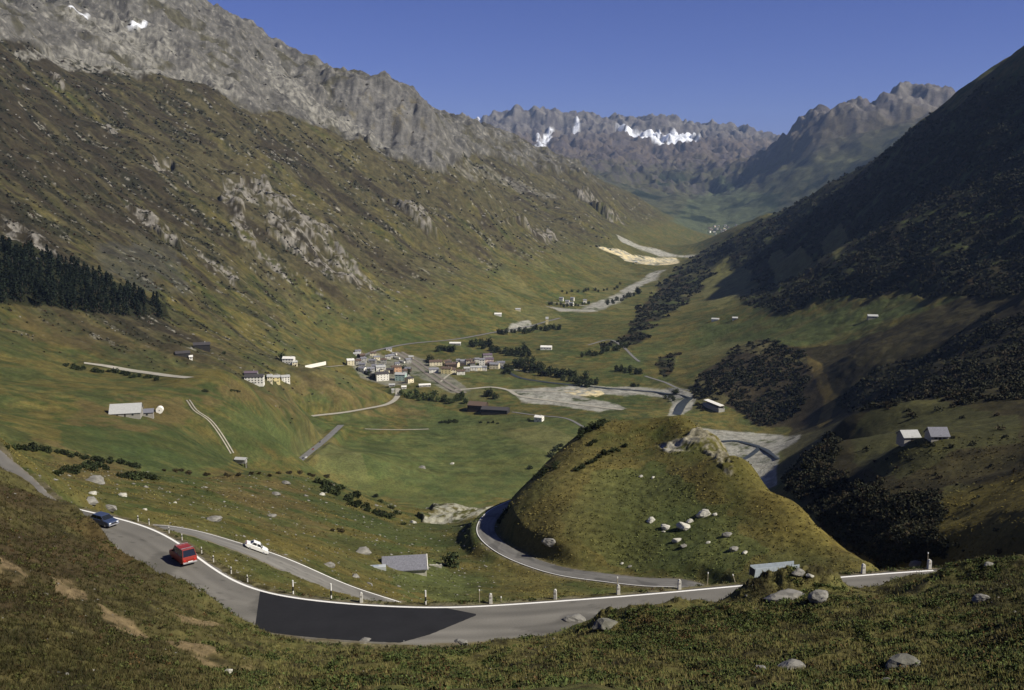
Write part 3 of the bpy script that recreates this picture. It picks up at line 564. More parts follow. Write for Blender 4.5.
TM = {'asphalt': asph_far, 'pale': palegr, 'ballast': ballast}
for nm, q, w_, kind in tracks:
    if nm == 'slope_track':
        struct(ribbon(nm, q, .6, 1.5, .1, palegr)); struct(ribbon(nm, q, -1.5, -.6, .1, palegr)); continue
    struct(ribbon(nm, q, -w_/2, w_/2, .12, TM[kind]))
# river
water = mat('river_water', (.035,.042,.045), .55, spec=.25, var=.2, scale=.2)
def river(pts, w_, dz=.5):
    q = resmooth(spline([pick(u, v, 1000) for u, v in pts], 4), 4, 3); q[:,2] = ground_f(q[:,0], q[:,1])
    for _ in range(30): q[1:-1,2] = .25*q[:-2,2]+.5*q[1:-1,2]+.25*q[2:,2]
    struct(ribbon('river', q, -w_/2, w_/2, dz, water))
river([(690,398),(684,403),(680,409),(676,415)], 12); river([(722,442),(735,441),(748,444),(764,449),(780,460)], 7); river([(760,448),(752,455),(742,461),(737,468),(738,476),(752,480)], 6)
river([(690,398),(660,393),(640,391),(600,388),(560,384),(520,378),(500,366)], 7)
# haze
hz = [-16500, 16500, -60, 24200, -600, 1900]
vx = [(x, y, z) for x in hz[:2] for y in hz[2:4] for z in hz[4:]]
hm = bpy.data.materials.new('haze_air'); hm.use_nodes = True; hm.node_tree.nodes.clear(); pv = hm.node_tree.nodes.new('ShaderNodeVolumePrincipled'); ho = hm.node_tree.nodes.new('ShaderNodeOutputMaterial')
pv.inputs['Density'].default_value = 1.9e-5; pv.inputs['Color'].default_value = (.45,.64,1.0,1); hm.node_tree.links.new(pv.outputs[0], ho.inputs['Volume'])
hzo = mesh_np('haze', np.array(vx), np.array([(0,1,3,2),(4,6,7,5),(0,4,5,1),(2,3,7,6),(0,2,6,4),(1,5,7,3)]), hm); hzo['kind'] = 'stuff'
# ------------------------------------------------------------------ things: helpers
def tag(o, label, cat, group=None):
    o['label'] = label; o['category'] = cat
    if group: o['group'] = group
    return o
def empty(name, loc, rz, label, cat, group=None, s=1):
    o = bpy.data.objects.new(name, None); COL.objects.link(o); o.location = loc; o.rotation_euler = (0, 0, rz); o.scale = (s, s, s)
    return tag(o, label, cat, group)
class MB:
    def __init__(s): s.v = []; s.f = []
    def box(s, x0, x1, y0, y1, z0, z1):
        b = len(s.v); s.v += [(x,y,z) for x in (x0,x1) for y in (y0,y1) for z in (z0,z1)]
        s.f += [tuple(b+i for i in q) for q in ((0,1,3,2),(4,6,7,5),(0,4,5,1),(2,3,7,6),(0,2,6,4),(1,5,7,3))]; return s
    def prism(s, poly, a, b, axis='y', top=None):        # polygon extruded; top optionally replaces the polygon at b
        k = len(poly); base = len(s.v); t2 = top or poly
        for (p, q) in poly: s.v.append((p, a, q) if axis == 'y' else (a, p, q) if axis == 'x' else (p, q, a))
        for (p, q) in t2: s.v.append((p, b, q) if axis == 'y' else (b, p, q) if axis == 'x' else (p, q, b))
        s.f.append(tuple(base+i for i in range(k))); s.f.append(tuple(base+k+i for i in reversed(range(k))))
        for i in range(k): j = (i+1) % k; s.f.append((base+i, base+k+i, base+k+j, base+j))
        return s
    def cyl(s, cx, cy, z0, z1, r0, r1, n=10, axis='z'):
        b = len(s.v)
        for z, r in ((z0, r0), (z1, r1)):
            for i in range(n):
                a = 2*math.pi*i/n; p, q = r*math.cos(a), r*math.sin(a)
                s.v.append((cx+p, cy+q, z) if axis == 'z' else (cx+p, z, cy+q))
        s.f.append(tuple(b+i for i in reversed(range(n)))); s.f.append(tuple(b+n+i for i in range(n)))
        for i in range(n): j = (i+1) % n; s.f.append((b+i, b+j, b+n+j, b+n+i))
        return s
    def build(s, name, m, parent=None, smooth=False, bevel=0):
        me = bpy.data.meshes.new(name); me.from_pydata(s.v, [], s.f); me.update()
        import bmesh
        bm = bmesh.new(); bm.from_mesh(me); bmesh.ops.recalc_face_normals(bm, faces=bm.faces)
        if bevel: bmesh.ops.bevel(bm, geom=bm.edges[:], offset=bevel, segments=1, affect='EDGES')
        bm.to_mesh(me); bm.free()
        me.materials.append(m)
        if smooth: me.polygons.foreach_set('use_smooth', [True]*len(me.polygons))
        o = bpy.data.objects.new(name, me); COL.objects.link(o)
        if parent: o.parent = parent
        return o
rng = np.random.default_rng(7); random.seed(7)
# ------------------------------------------------------------------ foliage
def leaf_mat(name, cols, rough=.8):
    m = bpy.data.materials.new(name); m.use_nodes = True; N = m.node_tree.nodes; L = m.node_tree.links; b = N['Principled BSDF']
    b.inputs['Roughness'].default_value = rough; b.inputs['Specular IOR Level'].default_value = .12
    at = N.new('ShaderNodeAttribute'); at.attribute_name = 'Col'; oi = N.new('ShaderNodeObjectInfo')
    mr = N.new('ShaderNodeMapRange'); mr.inputs[3].default_value = .7; mr.inputs[4].default_value = 1.3; L.new(oi.outputs['Random'], mr.inputs[0])
    vm = N.new('ShaderNodeVectorMath'); vm.operation = 'SCALE'; L.new(at.outputs['Color'], vm.inputs[0]); L.new(mr.outputs[0], vm.inputs['Scale']); L.new(vm.outputs[0], b.inputs['Base Color'])
    return m
LEAF = leaf_mat('foliage', None); BARK = mat('bark', (.07,.055,.04), .9, scale=6)
def quads(c, size, rg=rng, flat=0.0):                      # randomly turned leaf quads at centres c
    n_ = len(c); a = rg.normal(size=(n_,3)); a[:,2] *= (1-flat); a /= np.linalg.norm(a,axis=1)[:,None]+1e-9
    b = np.cross(a, rg.normal(size=(n_,3))); b /= np.linalg.norm(b,axis=1)[:,None]+1e-9
    sz = (size*rg.uniform(.6,1.3,n_))[:,None]
    v = np.stack([c-a*sz-b*sz*.55, c+a*sz*.3-b*sz*.75, c+a*sz+b*sz*.4, c-a*sz*.3+b*sz*.7], 1)
    return v.reshape(-1,3), np.arange(4*n_).reshape(-1,4)
def crown_pts(n_, rx, ry, rz, lobes=6, zc=0.0):
    cs = rng.normal(size=(lobes,3)); cs /= np.linalg.norm(cs,axis=1)[:,None]; cs *= rng.uniform(.25,.62,(lobes,1)); cs[:,2] = np.abs(cs[:,2])*.8-.15
    k = rng.integers(0,lobes,n_); d = rng.normal(size=(n_,3)); d /= np.linalg.norm(d,axis=1)[:,None]; r = rng.uniform(.35,1,(n_,1))**.5*rng.uniform(.38,.55,(lobes,1))[k]
    p = cs[k]+d*r; return p*np.array([rx,ry,rz])+np.array([0,0,zc])
def colr(n_, base, var=.3):
    c = np.array(base)[None]*rng.uniform(1-var,1+var,(n_,1)); return np.repeat(c,4,0)
def shrub_template(i, tall, cols, n_=240, leaf=.13):
    p = crown_pts(n_, 1, 1, tall, 6, tall*.45); p[:,2] = np.maximum(p[:,2], .02)
    v, f = quads(p, leaf); c = np.vstack([colr(n_//2, cols[0]), colr(n_-n_//2, cols[1])])
    o = mesh_np('tpl', v, f, LEAF, c); me = o.data; bpy.data.objects.remove(o)
    st = MB()
    for k in range(4):
        a = random.uniform(0,6.28); dx, dy = .35*math.cos(a), .35*math.sin(a)
        b = len(st.v); r = .05
        st.v += [(-r,-r,-.2),(r,-r,-.2),(0,r,-.2),(dx-r*.4,dy,tall*.7),(dx+r*.4,dy,tall*.7),(dx,dy+r*.4,tall*.7)]; st.f += [(b,b+1,b+4,b+3),(b+1,b+2,b+5,b+4),(b+2,b,b+3,b+5)]
    s_ = st.build('tpl', BARK); sm = s_.data; bpy.data.objects.remove(s_)
    return me, sm
G_DARK = [(.022,.030,.012),(.034,.042,.015)]; G_MID = [(.040,.055,.018),(.062,.075,.024)]; G_RUST = [(.050,.038,.016),(.035,.032,.013)]
SHR = {k: [shrub_template(i, t, cols) for i in range(3)] for k, (t, cols) in {'dark': (.85, G_DARK), 'mid': (1.25, G_MID), 'rust': (.8, G_RUST), 'tree': (1.5, G_DARK)}.items()}
def plant(name, kind, p, s_, label, cat, group, part='stem', zs=1.0):
    me, sm = random.choice(SHR[kind])
    o = bpy.data.objects.new(name, me); COL.objects.link(o); o.location = (p[0], p[1], p[2]-.05*s_); o.rotation_euler = (0,0,random.uniform(0,6.28)); o.scale = (s_*random.uniform(.85,1.2), s_*random.uniform(.85,1.2), s_*zs*random.uniform(.8,1.15))
    tag(o, label, cat, group)
    t = bpy.data.objects.new(part, sm); COL.objects.link(t); t.parent = o
    return o
def run_pts(run, n_, ju, jv):
    run = np.array(run, float); seg = np.r_[0, np.cumsum(np.linalg.norm(np.diff(run,axis=0),axis=1))] if len(run) > 1 else np.array([0.])
    for k in range(n_):
        t = (k+random.uniform(.2,.8))/n_*seg[-1]
        u = np.interp(t, seg, run[:,0]) if len(run) > 1 else run[0,0]; v = np.interp(t, seg, run[:,1]) if len(run) > 1 else run[0,1]
        yield u+random.uniform(-ju,ju), v+random.uniform(-jv,jv)
# (pixel run, how many, scatter u, v, radius in pixels, kind, dmin, label, group)
RUNS = [([(580,437),(592,429),(606,423)], 12, 2, 2, 5.0, 'dark', 230, 'dark alder shrub in the thicket near the top of the hillock', 'thicket near the top of the hillock'),
 ([(559,446),(548,457)], 3, 2, 2, 4.0, 'dark', 230, 'dark shrub on the steep left flank of the hillock', 'shrubs on the left flank of the hillock'),
 ([(530,470),(540,477),(558,465)], 7, 2, 2, 4.0, 'dark', 230, 'dark shrub low on the far left flank of the hillock', 'low row on the left flank of the hillock'),
 ([(575,472),(590,462),(605,454),(627,448)], 12, 2, 1.5, 3.6, 'dark', 230, 'dark shrub in the slanting row across the hillock', 'slanting shrub row across the hillock'),
 ([(588,446),(597,443)], 3, 2, 2, 3.4, 'dark', 230, 'small dark shrub just below the hilltop thicket', 'small shrubs below the hilltop thicket'),
 ([(498,526),(503,518),(512,507)], 6, 1.5, 1.5, 3.6, 'dark', 230, 'dark shrub against the bend of the lower road', 'shrubs at the bend of the lower road'),
 ([(318,487),(335,492),(350,499),(360,505)], 20, 5, 4, 5.2, 'dark', 120, 'dark green shrub in the dense thicket above the gully', 'dense thicket above the gully'),
 ([(362,508),(378,513),(394,519)], 9, 3, 3, 4.4, 'dark', 120, 'dark shrub at the thin lower end of the gully thicket', 'lower end of the gully thicket'),
 ([(370,495),(385,504),(404,520),(402,528)], 5, 1, 1, 4.2, 'dark', 120, 'round dark shrub standing apart beside the gully thicket', 'round shrubs beside the gully thicket'),
 ([(332,530),(340,532)], 3, 2, 1, 3.2, 'rust', 120, 'low rusty bush alone in the pasture above the lower road', 'rusty bushes in the pasture'),
 ([(6,449),(40,451),(65,455),(100,461),(142,467)], 26, 2, 1.2, 4.4, 'dark', 120, 'dark shrub in the long row along the left terrace rim', 'shrub row along the left terrace rim'),
 ([(57,475),(75,471),(90,468),(108,470)], 17, 3, 3, 5.0, 'dark', 120, 'dark shrub in the clump above the pale rock slab', 'clump above the pale rock slab'),
 ([(118,480),(135,477),(156,478)], 12, 2, 3, 4.4, 'dark', 120, 'dark shrub in the clump right of the pale rock slab', 'clump right of the pale rock slab'),
 ([(160,471),(200,474),(240,476),(300,474),(329,478)], 18, 3, 1.5, 3.0, 'rust', 120, 'low brown bush on the terrace edge below the cableway hut', 'brown bushes on the terrace edge'),
 ([(65,367),(100,372),(130,376),(160,380)], 16, 2, 1.5, 3.4, 'dark', 500, 'dark bush in the row under the pale hillside road', 'bush row under the hillside road'),
 ([(207,392)], 3, 3, 1, 2.6, 'dark', 500, 'dark bush on the crown of the left knoll', 'bushes on the left knoll'),
 ([(231,391),(237,392)], 3, 1, 1, 2.4, 'dark', 500, 'small dark bush right of centre on the left knoll', 'small bushes on the left knoll'),
 ([(470,345),(490,348),(510,354),(531,355)], 26, 2, 3, 3.6, 'tree', 900, 'dark broadleaf tree in the river wood behind the village', 'river wood behind the village'),
 ([(498,334),(530,332),(563,328)], 17, 2, 1.5, 3.2, 'tree', 900, 'dark tree in the row beside the far gravel pit', 'tree row beside the far gravel pit'),
 ([(514,366),(530,368),(550,374),(570,380),(594,385)], 42, 3, 4.5, 4.2, 'tree', 900, 'dark tree in the broad wood along the river', 'broad wood along the river'),
 ([(581,357),(600,354),(627,347)], 14, 1.5, 1.5, 3.0, 'tree', 900, 'dark tree in the hedge row crossing the far meadow', 'hedge row in the far meadow'),
 ([(617,370),(630,372),(643,375)], 10, 2, 2.5, 3.4, 'tree', 900, 'dark tree in the copse below the far meadow track', 'copse below the far meadow track'),
 ([(400,396),(420,398),(440,400),(468,402)], 24, 2, 3, 3.8, 'mid', 900, 'bright green tree in the belt in front of the village', 'green belt in front of the village'),
 ([(436,351),(446,350),(455,352)], 8, 1, 1, 3.2, 'tree', 900, 'dark tree in the round grove behind the village road', 'round grove behind the village'),
 ([(440,424),(450,422),(458,422)], 6, 1, 1, 2.6, 'dark', 700, 'dark bush in the meadow hedge below the long barn', 'meadow hedge below the long barn'),
 ([(478,423),(490,423),(503,424)], 4, 1, .5, 1.8, 'dark', 700, 'tiny bush on the meadow boundary', 'tiny bushes on the meadow boundary'),
 ([(485,397),(497,398)], 5, 1.5, 1.5, 3.4, 'tree', 900, 'dark tree beside the pale viaduct road', 'trees beside the viaduct road'),
 ([(428,361),(432,364)], 4, 1, 1, 3.2, 'tree', 900, 'dark tree left of the cream gabled house', 'trees left of the cream gabled house'),
 ([(404,371),(409,374),(408,378)], 4, 1, 1, 3.0, 'tree', 900, 'dark tree in the middle of the west village', 'trees in the middle of the west village'),
 ([(366,374),(376,380)], 5, 2, 1, 3.0, 'tree', 900, 'dark tree at the front edge of the west village', 'trees at the front edge of the west village'),
 ([(505,368),(512,372),(500,374)], 6, 2, 1.5, 3.4, 'tree', 900, 'dark tree at the east end of the village', 'trees at the east end of the village'),
 ([(548,305),(570,307),(590,304)], 12, 2, 1, 2.0, 'tree', 1500, 'dark tree around the distant white hamlet', 'trees around the distant hamlet'),
 ([(560,293),(600,292),(625,285)], 14, 2, 2, 1.8, 'tree', 1500, 'small dark tree in the wood behind the distant hamlet', 'wood behind the distant hamlet'),
 ([(605,306),(625,299),(640,293)], 12, 2, 1.5, 2.6, 'tree', 1500, 'dark tree at the foot of the right mountain', 'trees at the foot of the right mountain'),
 ([(665,397),(672,400),(677,392)], 6, 2, 1.5, 2.6, 'tree', 900, 'dark tree on the gravel bank beside the river bend', 'trees on the gravel bank'),
 ([(630,386),(640,387)], 3, 2, .5, 2.2, 'tree', 900, 'dark bush on the river gravel', 'bushes on the river gravel'),
 ([(697,404),(702,411)], 4, 1, 1, 2.4, 'rust', 900, 'brown bush beside the white rock gallery', 'brown bushes beside the rock gallery'),
]
for run, n_, ju, jv, rp, kind, dmin, lab, grp in RUNS:
    for u, v in run_pts(run, n_, ju, jv):
        p = pick(u, v, dmin); d = math.hypot(p[0], p[1])
        third = '' if n_ < 17 else ', at its left end' if u < min(q[0] for q in run)+.33*(max(q[0] for q in run)-min(q[0] for q in run)) else ', at its right end' if u > min(q[0] for q in run)+.67*(max(q[0] for q in run)-min(q[0] for q in run)) else ', in its middle'
        plant('broadleaf_tree' if kind in ('tree','mid') else 'shrub', kind, p, rp*1.2*d/FPX*random.uniform(.75,1.25), lab+third, 'tree' if kind in ('tree','mid') else 'shrub', grp, 'trunk' if kind in ('tree','mid') else 'stem')
plant('broadleaf_tree', 'tree', pick(451,567,200), 3.4, 'lone round dark green tree right of the grey roofed barn', 'tree', None, 'trunk', .9)
plant('broadleaf_tree', 'tree', pick(282,361,900), 6.0, 'dark tree against the left wall of the white upper house', 'tree', None, 'trunk', 1.2)
plant('shrub', 'dark', pick(529,420,700), 3.0, 'round bush just left of the small white meadow house', 'shrub', None)
plant('shrub', 'dark', pick(224,354,700), 4.0, 'small dark bush right of the dark chalet on the slope', 'shrub', None)
# spruces
def spruce_template():
    c = []; H_ = 1.0
    for k in range(150):
        z = random.random()**.8*.93+.06; r = (.23*(1-z)+.012)*random.uniform(.35,1.05); a = random.uniform(0,6.28); c.append((r*math.cos(a), r*math.sin(a), z-r*.25))
    v, f = quads(np.array(c), .05, flat=.5); o = mesh_np('tpl', v, f, LEAF, colr(len(c), (.013,.019,.010), .35)); me = o.data; bpy.data.objects.remove(o)
    t = MB().cyl(0,0,-.08,.9,.018,.004,6).build('tpl', BARK); tm = t.data; bpy.data.objects.remove(t); return me, tm
SPR = [spruce_template() for _ in range(4)]
fpoly = [(-4,247),(60,264),(120,287),(163,305),(166,319),(120,317),(60,310),(0,304)]
cnt = 0
while cnt < 285:
    u = random.uniform(-4, 168); v = random.uniform(246, 320)
    if not pip(fpoly, np.array([u]), np.array([v]))[0]: continue
    cnt += 1; p = pick(u, v, 800); h = random.uniform(14,20)
    me, tm = random.choice(SPR); o = bpy.data.objects.new('spruce_tree', me); COL.objects.link(o); o.location = p; o.scale = (h*1.35, h*1.35, h); o.rotation_euler = (0,0,random.uniform(0,6.28))
    top_v = np.interp(u, [0,60,120,165], [246,263,287,304]); bot_v = np.interp(u, [0,60,120,165], [304,310,317,319])
    tag(o, 'dark spruce tree '+('at the pointed right end of the forest wedge' if u > 138 else 'on the upper edge of the forest wedge, against the slope' if v < top_v+9 else 'on the lower edge of the forest wedge, above the pasture' if v > bot_v-9 else 'deep within the left part of the forest wedge' if u < 60 else 'deep within the forest wedge on the left slope'), 'tree', 'forest on the left slope')
    t = bpy.data.objects.new('trunk', tm); COL.objects.link(t); t.parent = o
plant('broadleaf_tree', 'mid', pick(86,309,800), 5.5, 'yellowish tree standing in front of the dark spruce forest', 'tree', None, 'trunk')
# distance to the near roads, for keeping plants off them
def road_clear(x, y):
    m = np.ones(len(x), bool)
    for q, hw in ((rA, WA/2+.45), (rB, WB/2+.4)):
        for k in range(0, len(q), 1):
            m &= (x-q[k,0])**2+(y-q[k,1])**2 > hw*hw
    return m
def scatter(n_, wt, dmin, dmax):                           # land points, weighted, even over the picture's rows of land
    i0 = np.searchsorted(fs, math.log(dmin)); i1 = np.searchsorted(fs, math.log(dmax)); j0, j1 = 70, NAF-70
    w_ = wt[i0:i1, j0:j1].astype(float).ravel()*1.0
    face = np.abs(np.gradient(V0[i0:i1, j0:j1], axis=0)).ravel(); w_ = w_*np.clip(face, .15, 3)
    w_ /= w_.sum(); k = rng.choice(len(w_), n_, p=w_); ii = k//(j1-j0)+i0; jj = k%(j1-j0)+j0
    s = fs[ii]+rng.uniform(-.5,.5,n_)*(fs[np.minimum(ii+1,len(fs)-1)]-fs[ii]); a = fa[jj]+rng.uniform(-.5,.5,n_)*(fa[1]-fa[0]); d = np.exp(s)
    x, y = d*np.sin(a), d*np.cos(a); return x, y, ground_f(x, y), d, ii, jj
def clumps(name, x, y, z, rad, per, leaf, cols, flatz=.7, cvar=.3):
    n_ = len(x); c = rng.normal(size=(n_,per,3)); c /= np.linalg.norm(c,axis=2)[...,None]; c *= rng.uniform(.3,1,(n_,per,1)); c[...,2] = np.abs(c[...,2])*flatz
    c = c*rad[:,None,None] + np.stack([x,y,z],1)[:,None,:]; c = c.reshape(-1,3)
    v, f = quads(c, np.repeat(leaf,per)); cc = cols*rng.uniform(.75,1.25,(n_,1)); cc = np.repeat(cc,per*4,0)*np.repeat(rng.uniform(1-cvar,1+cvar,(n_*per,1)),4,0)
    o = mesh_np(name, v, f, LEAF, cc); o['kind'] = 'stuff'; return o
def pickcol(n_, pal, p): return np.array(pal)[rng.choice(len(pal), n_, p=p)]
sc = MK['scrubR']*(1-MK['clearR'])*ss(-.25,.05,n2*.8+n3*.5+.05)
x, y, z, d, ii, jj = scatter(15000, sc, 900, 4300); clumps('alder_scrub', x, y, z, d*.0016*rng.uniform(.6,1.5,len(x))+.5, 12, d*.0011, pickcol(len(x), [(.020,.022,.010),(.030,.031,.013),(.034,.027,.014)], [.55,.3,.15]), 1.0)
x, y, z, d, ii, jj = scatter(5000, sc+.008*MK['heathR'], 250, 900); clumps('alder_scrub', x, y, z, d*.0034*rng.uniform(.4,1.8,len(x)), 46, d*.0010, pickcol(len(x), [(.017,.018,.009),(.026,.025,.012),(.030,.023,.012)], [.5,.3,.2]), 1.0)
lmw = lm*ss(.10,.35, st2*.8-n2*.4+.10*ss(420,0,U0)+.04)*(1-rl)
x, y, z, d, ii, jj = scatter(4500, lmw+.015*lm*(1-rl), 950, 4500); clumps('juniper_scrub', x, y, z, d*.0011*rng.uniform(.3,2.0,len(x)), 10, d*.0008, pickcol(len(x), [(.020,.020,.011),(.034,.030,.014),(.042,.028,.015)], [.5,.25,.25]), .7)
# tussocks and dwarf shrubs of the hillside
hw_ = (FD > 120)*(FD < 450)*np.ones_like(FD)*(.35+ss(-.1,.3,n3+n4*.5))*(1-MK['lip'])*(1-MK['hillrock'])
x, y, z, d, ii, jj = scatter(22000, hw_, 122, 450); k = road_clear(x, y); x, y, z, d, ii, jj = [q[k] for q in (x,y,z,d,ii,jj)]
bc = C[ii, jj]*rng.uniform(1.0,1.5,(len(x),1)); clumps('pasture_tussocks', x, y, z, rng.uniform(.15,.5,len(x))*(.5+d/400), 6, d*.0007, bc, .5)
# foreground heath: grass tufts and dwarf shrubs
fw = (FD > 28)*(FD < 116)*np.ones_like(FD)*(1-.9*MK['soil'])
x, y, z, d, ii, jj = scatter(68000, fw, 29, 116); k = road_clear(x, y); x, y, z, d, ii, jj = [q[k] for q in (x,y,z,d,ii,jj)]; n_ = len(x)
a = rng.uniform(0,6.28,(n_,6)); h = rng.uniform(.07,.26,(n_,6)); rr = rng.uniform(.02,.12,(n_,6)); wd = .022
bx = x[:,None]+rr*np.cos(a); by = y[:,None]+rr*np.sin(a); zz = np.repeat(z[:,None],6,1)
v = np.stack([np.stack([bx-wd*np.sin(a),by+wd*np.cos(a),zz-.03],-1), np.stack([bx+wd*np.sin(a),by-wd*np.cos(a),zz-.03],-1), np.stack([bx+h*.5*np.cos(a),by+h*.5*np.sin(a),zz+h],-1)], 2).reshape(-1,3)
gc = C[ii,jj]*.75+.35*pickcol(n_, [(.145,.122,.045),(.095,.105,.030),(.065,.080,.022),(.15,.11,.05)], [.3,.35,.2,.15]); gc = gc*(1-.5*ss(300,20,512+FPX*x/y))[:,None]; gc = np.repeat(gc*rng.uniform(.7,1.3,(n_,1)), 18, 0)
o = mesh_np('grass', v, np.arange(len(v)).reshape(-1,3), LEAF, gc); o['kind'] = 'stuff'
x, y, z, d, ii, jj = scatter(13000, (fw*ss(.0,.2,n4*.7+n3*.5)+.05*fw)*(.3+.7*ss(150,420,U0)), 29, 116); k = road_clear(x, y); x, y, z, d, ii, jj = [q[k] for q in (x,y,z,d,ii,jj)]
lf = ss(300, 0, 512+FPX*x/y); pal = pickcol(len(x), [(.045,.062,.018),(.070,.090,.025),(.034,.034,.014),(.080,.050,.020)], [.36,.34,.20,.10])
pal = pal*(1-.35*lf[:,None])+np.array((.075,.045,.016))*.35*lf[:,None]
clumps('dwarf_heath', x, y, z, rng.uniform(.15,.42,len(x))*np.where(rng.random(len(x))<.12,2.0,1), 30, np.full(len(x), .06), pal, .55, .35)
print("plants", round(time.time()-T0, 1))
# ------------------------------------------------------------------ boulders and stones
STONE = mat('granite', (.20,.19,.165), .9, var=.35, scale=1.3, detail=8, bump=.12, var2=.25, scale2=.25)
STONEW = mat('pale_boulder', (.46,.44,.37), .9, var=.2, scale=1.0, detail=6, bump=.08)
STONED = mat('lichen_boulder', (.13,.125,.10), .95, var=.4, scale=1.6, detail=8, bump=.12)
def rock_mesh(seed, m):
    import bmesh
    bm = bmesh.new(); bmesh.ops.create_icosphere(bm, subdivisions=3, radius=1); rnd = random.Random(seed)
    planes = [(Vector((rnd.gauss(0,1), rnd.gauss(0,1), rnd.gauss(0,.8))).normalized(), rnd.uniform(.55,.85)) for _ in range(11)]
    for v in bm.verts:
        p = v.co.copy()
        for n_, dd in planes:
            k = p.dot(n_)
            if k > dd: p -= n_*(k-dd)*.92
        p *= 1+.05*math.sin(9*p.x+seed)*math.sin(8*p.y)+.04*math.sin(17*p.z+5*p.x)
        v.co = p
    me = bpy.data.meshes.new('boulder'); bm.to_mesh(me); bm.free(); me.materials.append(m); return me
RM = {k: [rock_mesh(s_+j*7, m) for s_ in range(5)] for j, (k, m) in enumerate({'g': STONE, 'w': STONEW, 'd': STONED}.items())}
def boulder(u, v, wpx, k, label, group=None, flat=.6, dmin=0, rz=None):
    p = pick(u, v, dmin); d = math.sqrt(p[0]**2+p[1]**2+(CAMZ-p[2])**2); r = wpx*d/FPX/2*1.2
    o = bpy.data.objects.new('boulder', random.choice(RM[k])); COL.objects.link(o); o.scale = (r, r*random.uniform(.6,.85), r*flat); o.location = (p[0], p[1], p[2]+r*flat*.12)
    o.rotation_euler = (random.uniform(-.2,.2), random.uniform(-.2,.2), rz if rz is not None else random.uniform(-.5,.5)); tag(o, label, 'boulder', group); return o
for b in [(784,600,36,'g','large pale slab boulder on the hummock, bigger of the pair',.42),(819,600,19,'g','angular grey boulder right of the large pale slab',.75),(797,575,13,'g','small grey rock lying against the metal trough end',.6),(810,577,7,'w','tiny pale stone right of the metal trough',.6),
          (790,669,24,'g','light grey flat boulder in the lower foreground heath',.5),(761,670,12,'g','small grey rock left of the flat foreground boulder',.6),(906,666,36,'d','wide dark boulder in the lower right heath',.45),(888,682,10,'g','small pale stone at the bottom right below dark boulder',.5),
          (574,621,20,'g','pale boulder on the near edge of the upper road',.5),(606,628,24,'d','dark mossy boulder right of the pale roadside one',.6),(463,644,14,'g','flat grey stone below the end of the asphalt patch',.4),(917,567,13,'g','grey rock on the dark hummock beside the road end',.6),
          (982,600,14,'g','grey stone in the dark heath at far right',.6),(989,566,10,'g','small light rock on the far right hummock crest',.6),(228,672,9,'w','small white stone in the lower left foreground',.5),(405,643,5,'w','tiny white stone below the black asphalt patch',.5),
          (365,642,14,'g','flat stone at the lower rim of the black asphalt',.35)]:
    boulder(*b[:5], flat=b[5])
for b in [(651,521,9,'w','white rock at the upper left of the hillock boulder field'),(666,528,10,'w','white rock second from left in the hillock boulder field'),(685,528,15,'w','largest white boulder in the middle of the boulder field'),(690,522,8,'w','white rock touching the top of the largest white boulder'),
          (677,541,9,'w','white rock below the middle of the boulder field'),(684,547,8,'g','grey rock lowest in the middle of the boulder field'),(704,515,15,'w','wide white boulder at the top right of the boulder field'),(715,515,5,'w','small white rock right of the wide top boulder'),
          (708,543,5,'w','small lone white rock between the lower boulders'),(727,536,10,'g','long grey rock at the right of the boulder field'),(734,550,10,'g','grey boulder low at the right of the boulder field'),(745,553,6,'w','last small white rock at the right end of the field'),
          (550,543,14,'g','grey slanted boulder on the slope above the road curve'),(664,532,4,'w','tiny white stone below the second white rock'),(641,477,5,'w','pale stone high in the green patch of the hillock'),(653,478,4,'w','smaller pale stone high in the green hillock patch'),(622,564,4,'w','tiny white stone above the lower road'),(630,567,5,'g','grey stone beside the tiny white one above the road')]:
    boulder(*b, flat=.55, dmin=225)
for b in [(94,482,18,'g','long pale rock slab under the shrub clump on the terrace'),(93,494,8,'w','small white rock just below the pale slab'),(90,502,14,'g','flat grey rock above the blue car'),(123,496,9,'w','white rock right of the flat grey one above the road'),(109,509,13,'g','pale broken rock right behind the edge line by the blue car'),
          (145,510,5,'w','tiny white stone above the short roadside posts'),(175,503,4,'w','tiny pale stone in the grass above the red van'),(214,521,15,'g','broad grey rock in the pasture above the red van'),(286,484,9,'g','grey rock on the terrace rim left of the dense thicket'),(276,495,9,'g','grey rock below the terrace rim rock'),
          (272,517,9,'g','grey rock in the middle of the pasture above the white car'),(362,553,17,'g','flat wide rock left of the grey roofed barn'),(328,566,12,'g','grey rock just above the lower road line'),(355,577,9,'g','grey stone between barn and lower road'),(370,585,7,'g','small grey stone under the barn near the lower road'),
          (322,495,7,'w','pale rock at the left foot of the dense thicket'),(422,468,7,'g','grey rock alone in the big green meadow'),(452,464,5,'w','white rock right of the meadow\'s grey rock'),(413,523,8,'w','pale rock beside the end of the gully thicket')]:
    boulder(*b, flat=.5, dmin=115)
x, y, z, d, ii, jj = scatter(2600, ((FD>120)*(FD<520)*(U0<500)*(V0>470)+.25*(FD>36)*(FD<116)+2.5*lm*(st2*.8+n2*.4>.16))*1.0, 40, 3800); k = road_clear(x, y); x, y, z, d = x[k], y[k], z[k], d[k]
oc = np.array([(1,0,0),(-1,0,0),(0,1,0),(0,-1,0),(0,0,1),(0,0,-1)],float)*1.0; of = np.array([(0,2,4),(2,1,4),(1,3,4),(3,0,4),(2,0,5),(1,2,5),(3,1,5),(0,3,5)]); n_ = len(x)
r = d*.0011*rng.uniform(.5,1.5,n_)*np.where(rng.random(n_) < .12, 1.8, 1); v = (oc[None]*rng.uniform(.5,1.2,(n_,6,3))*r[:,None,None]*np.array([1.3,1,.6])+np.stack([x,y,z],1)[:,None]).reshape(-1,3)
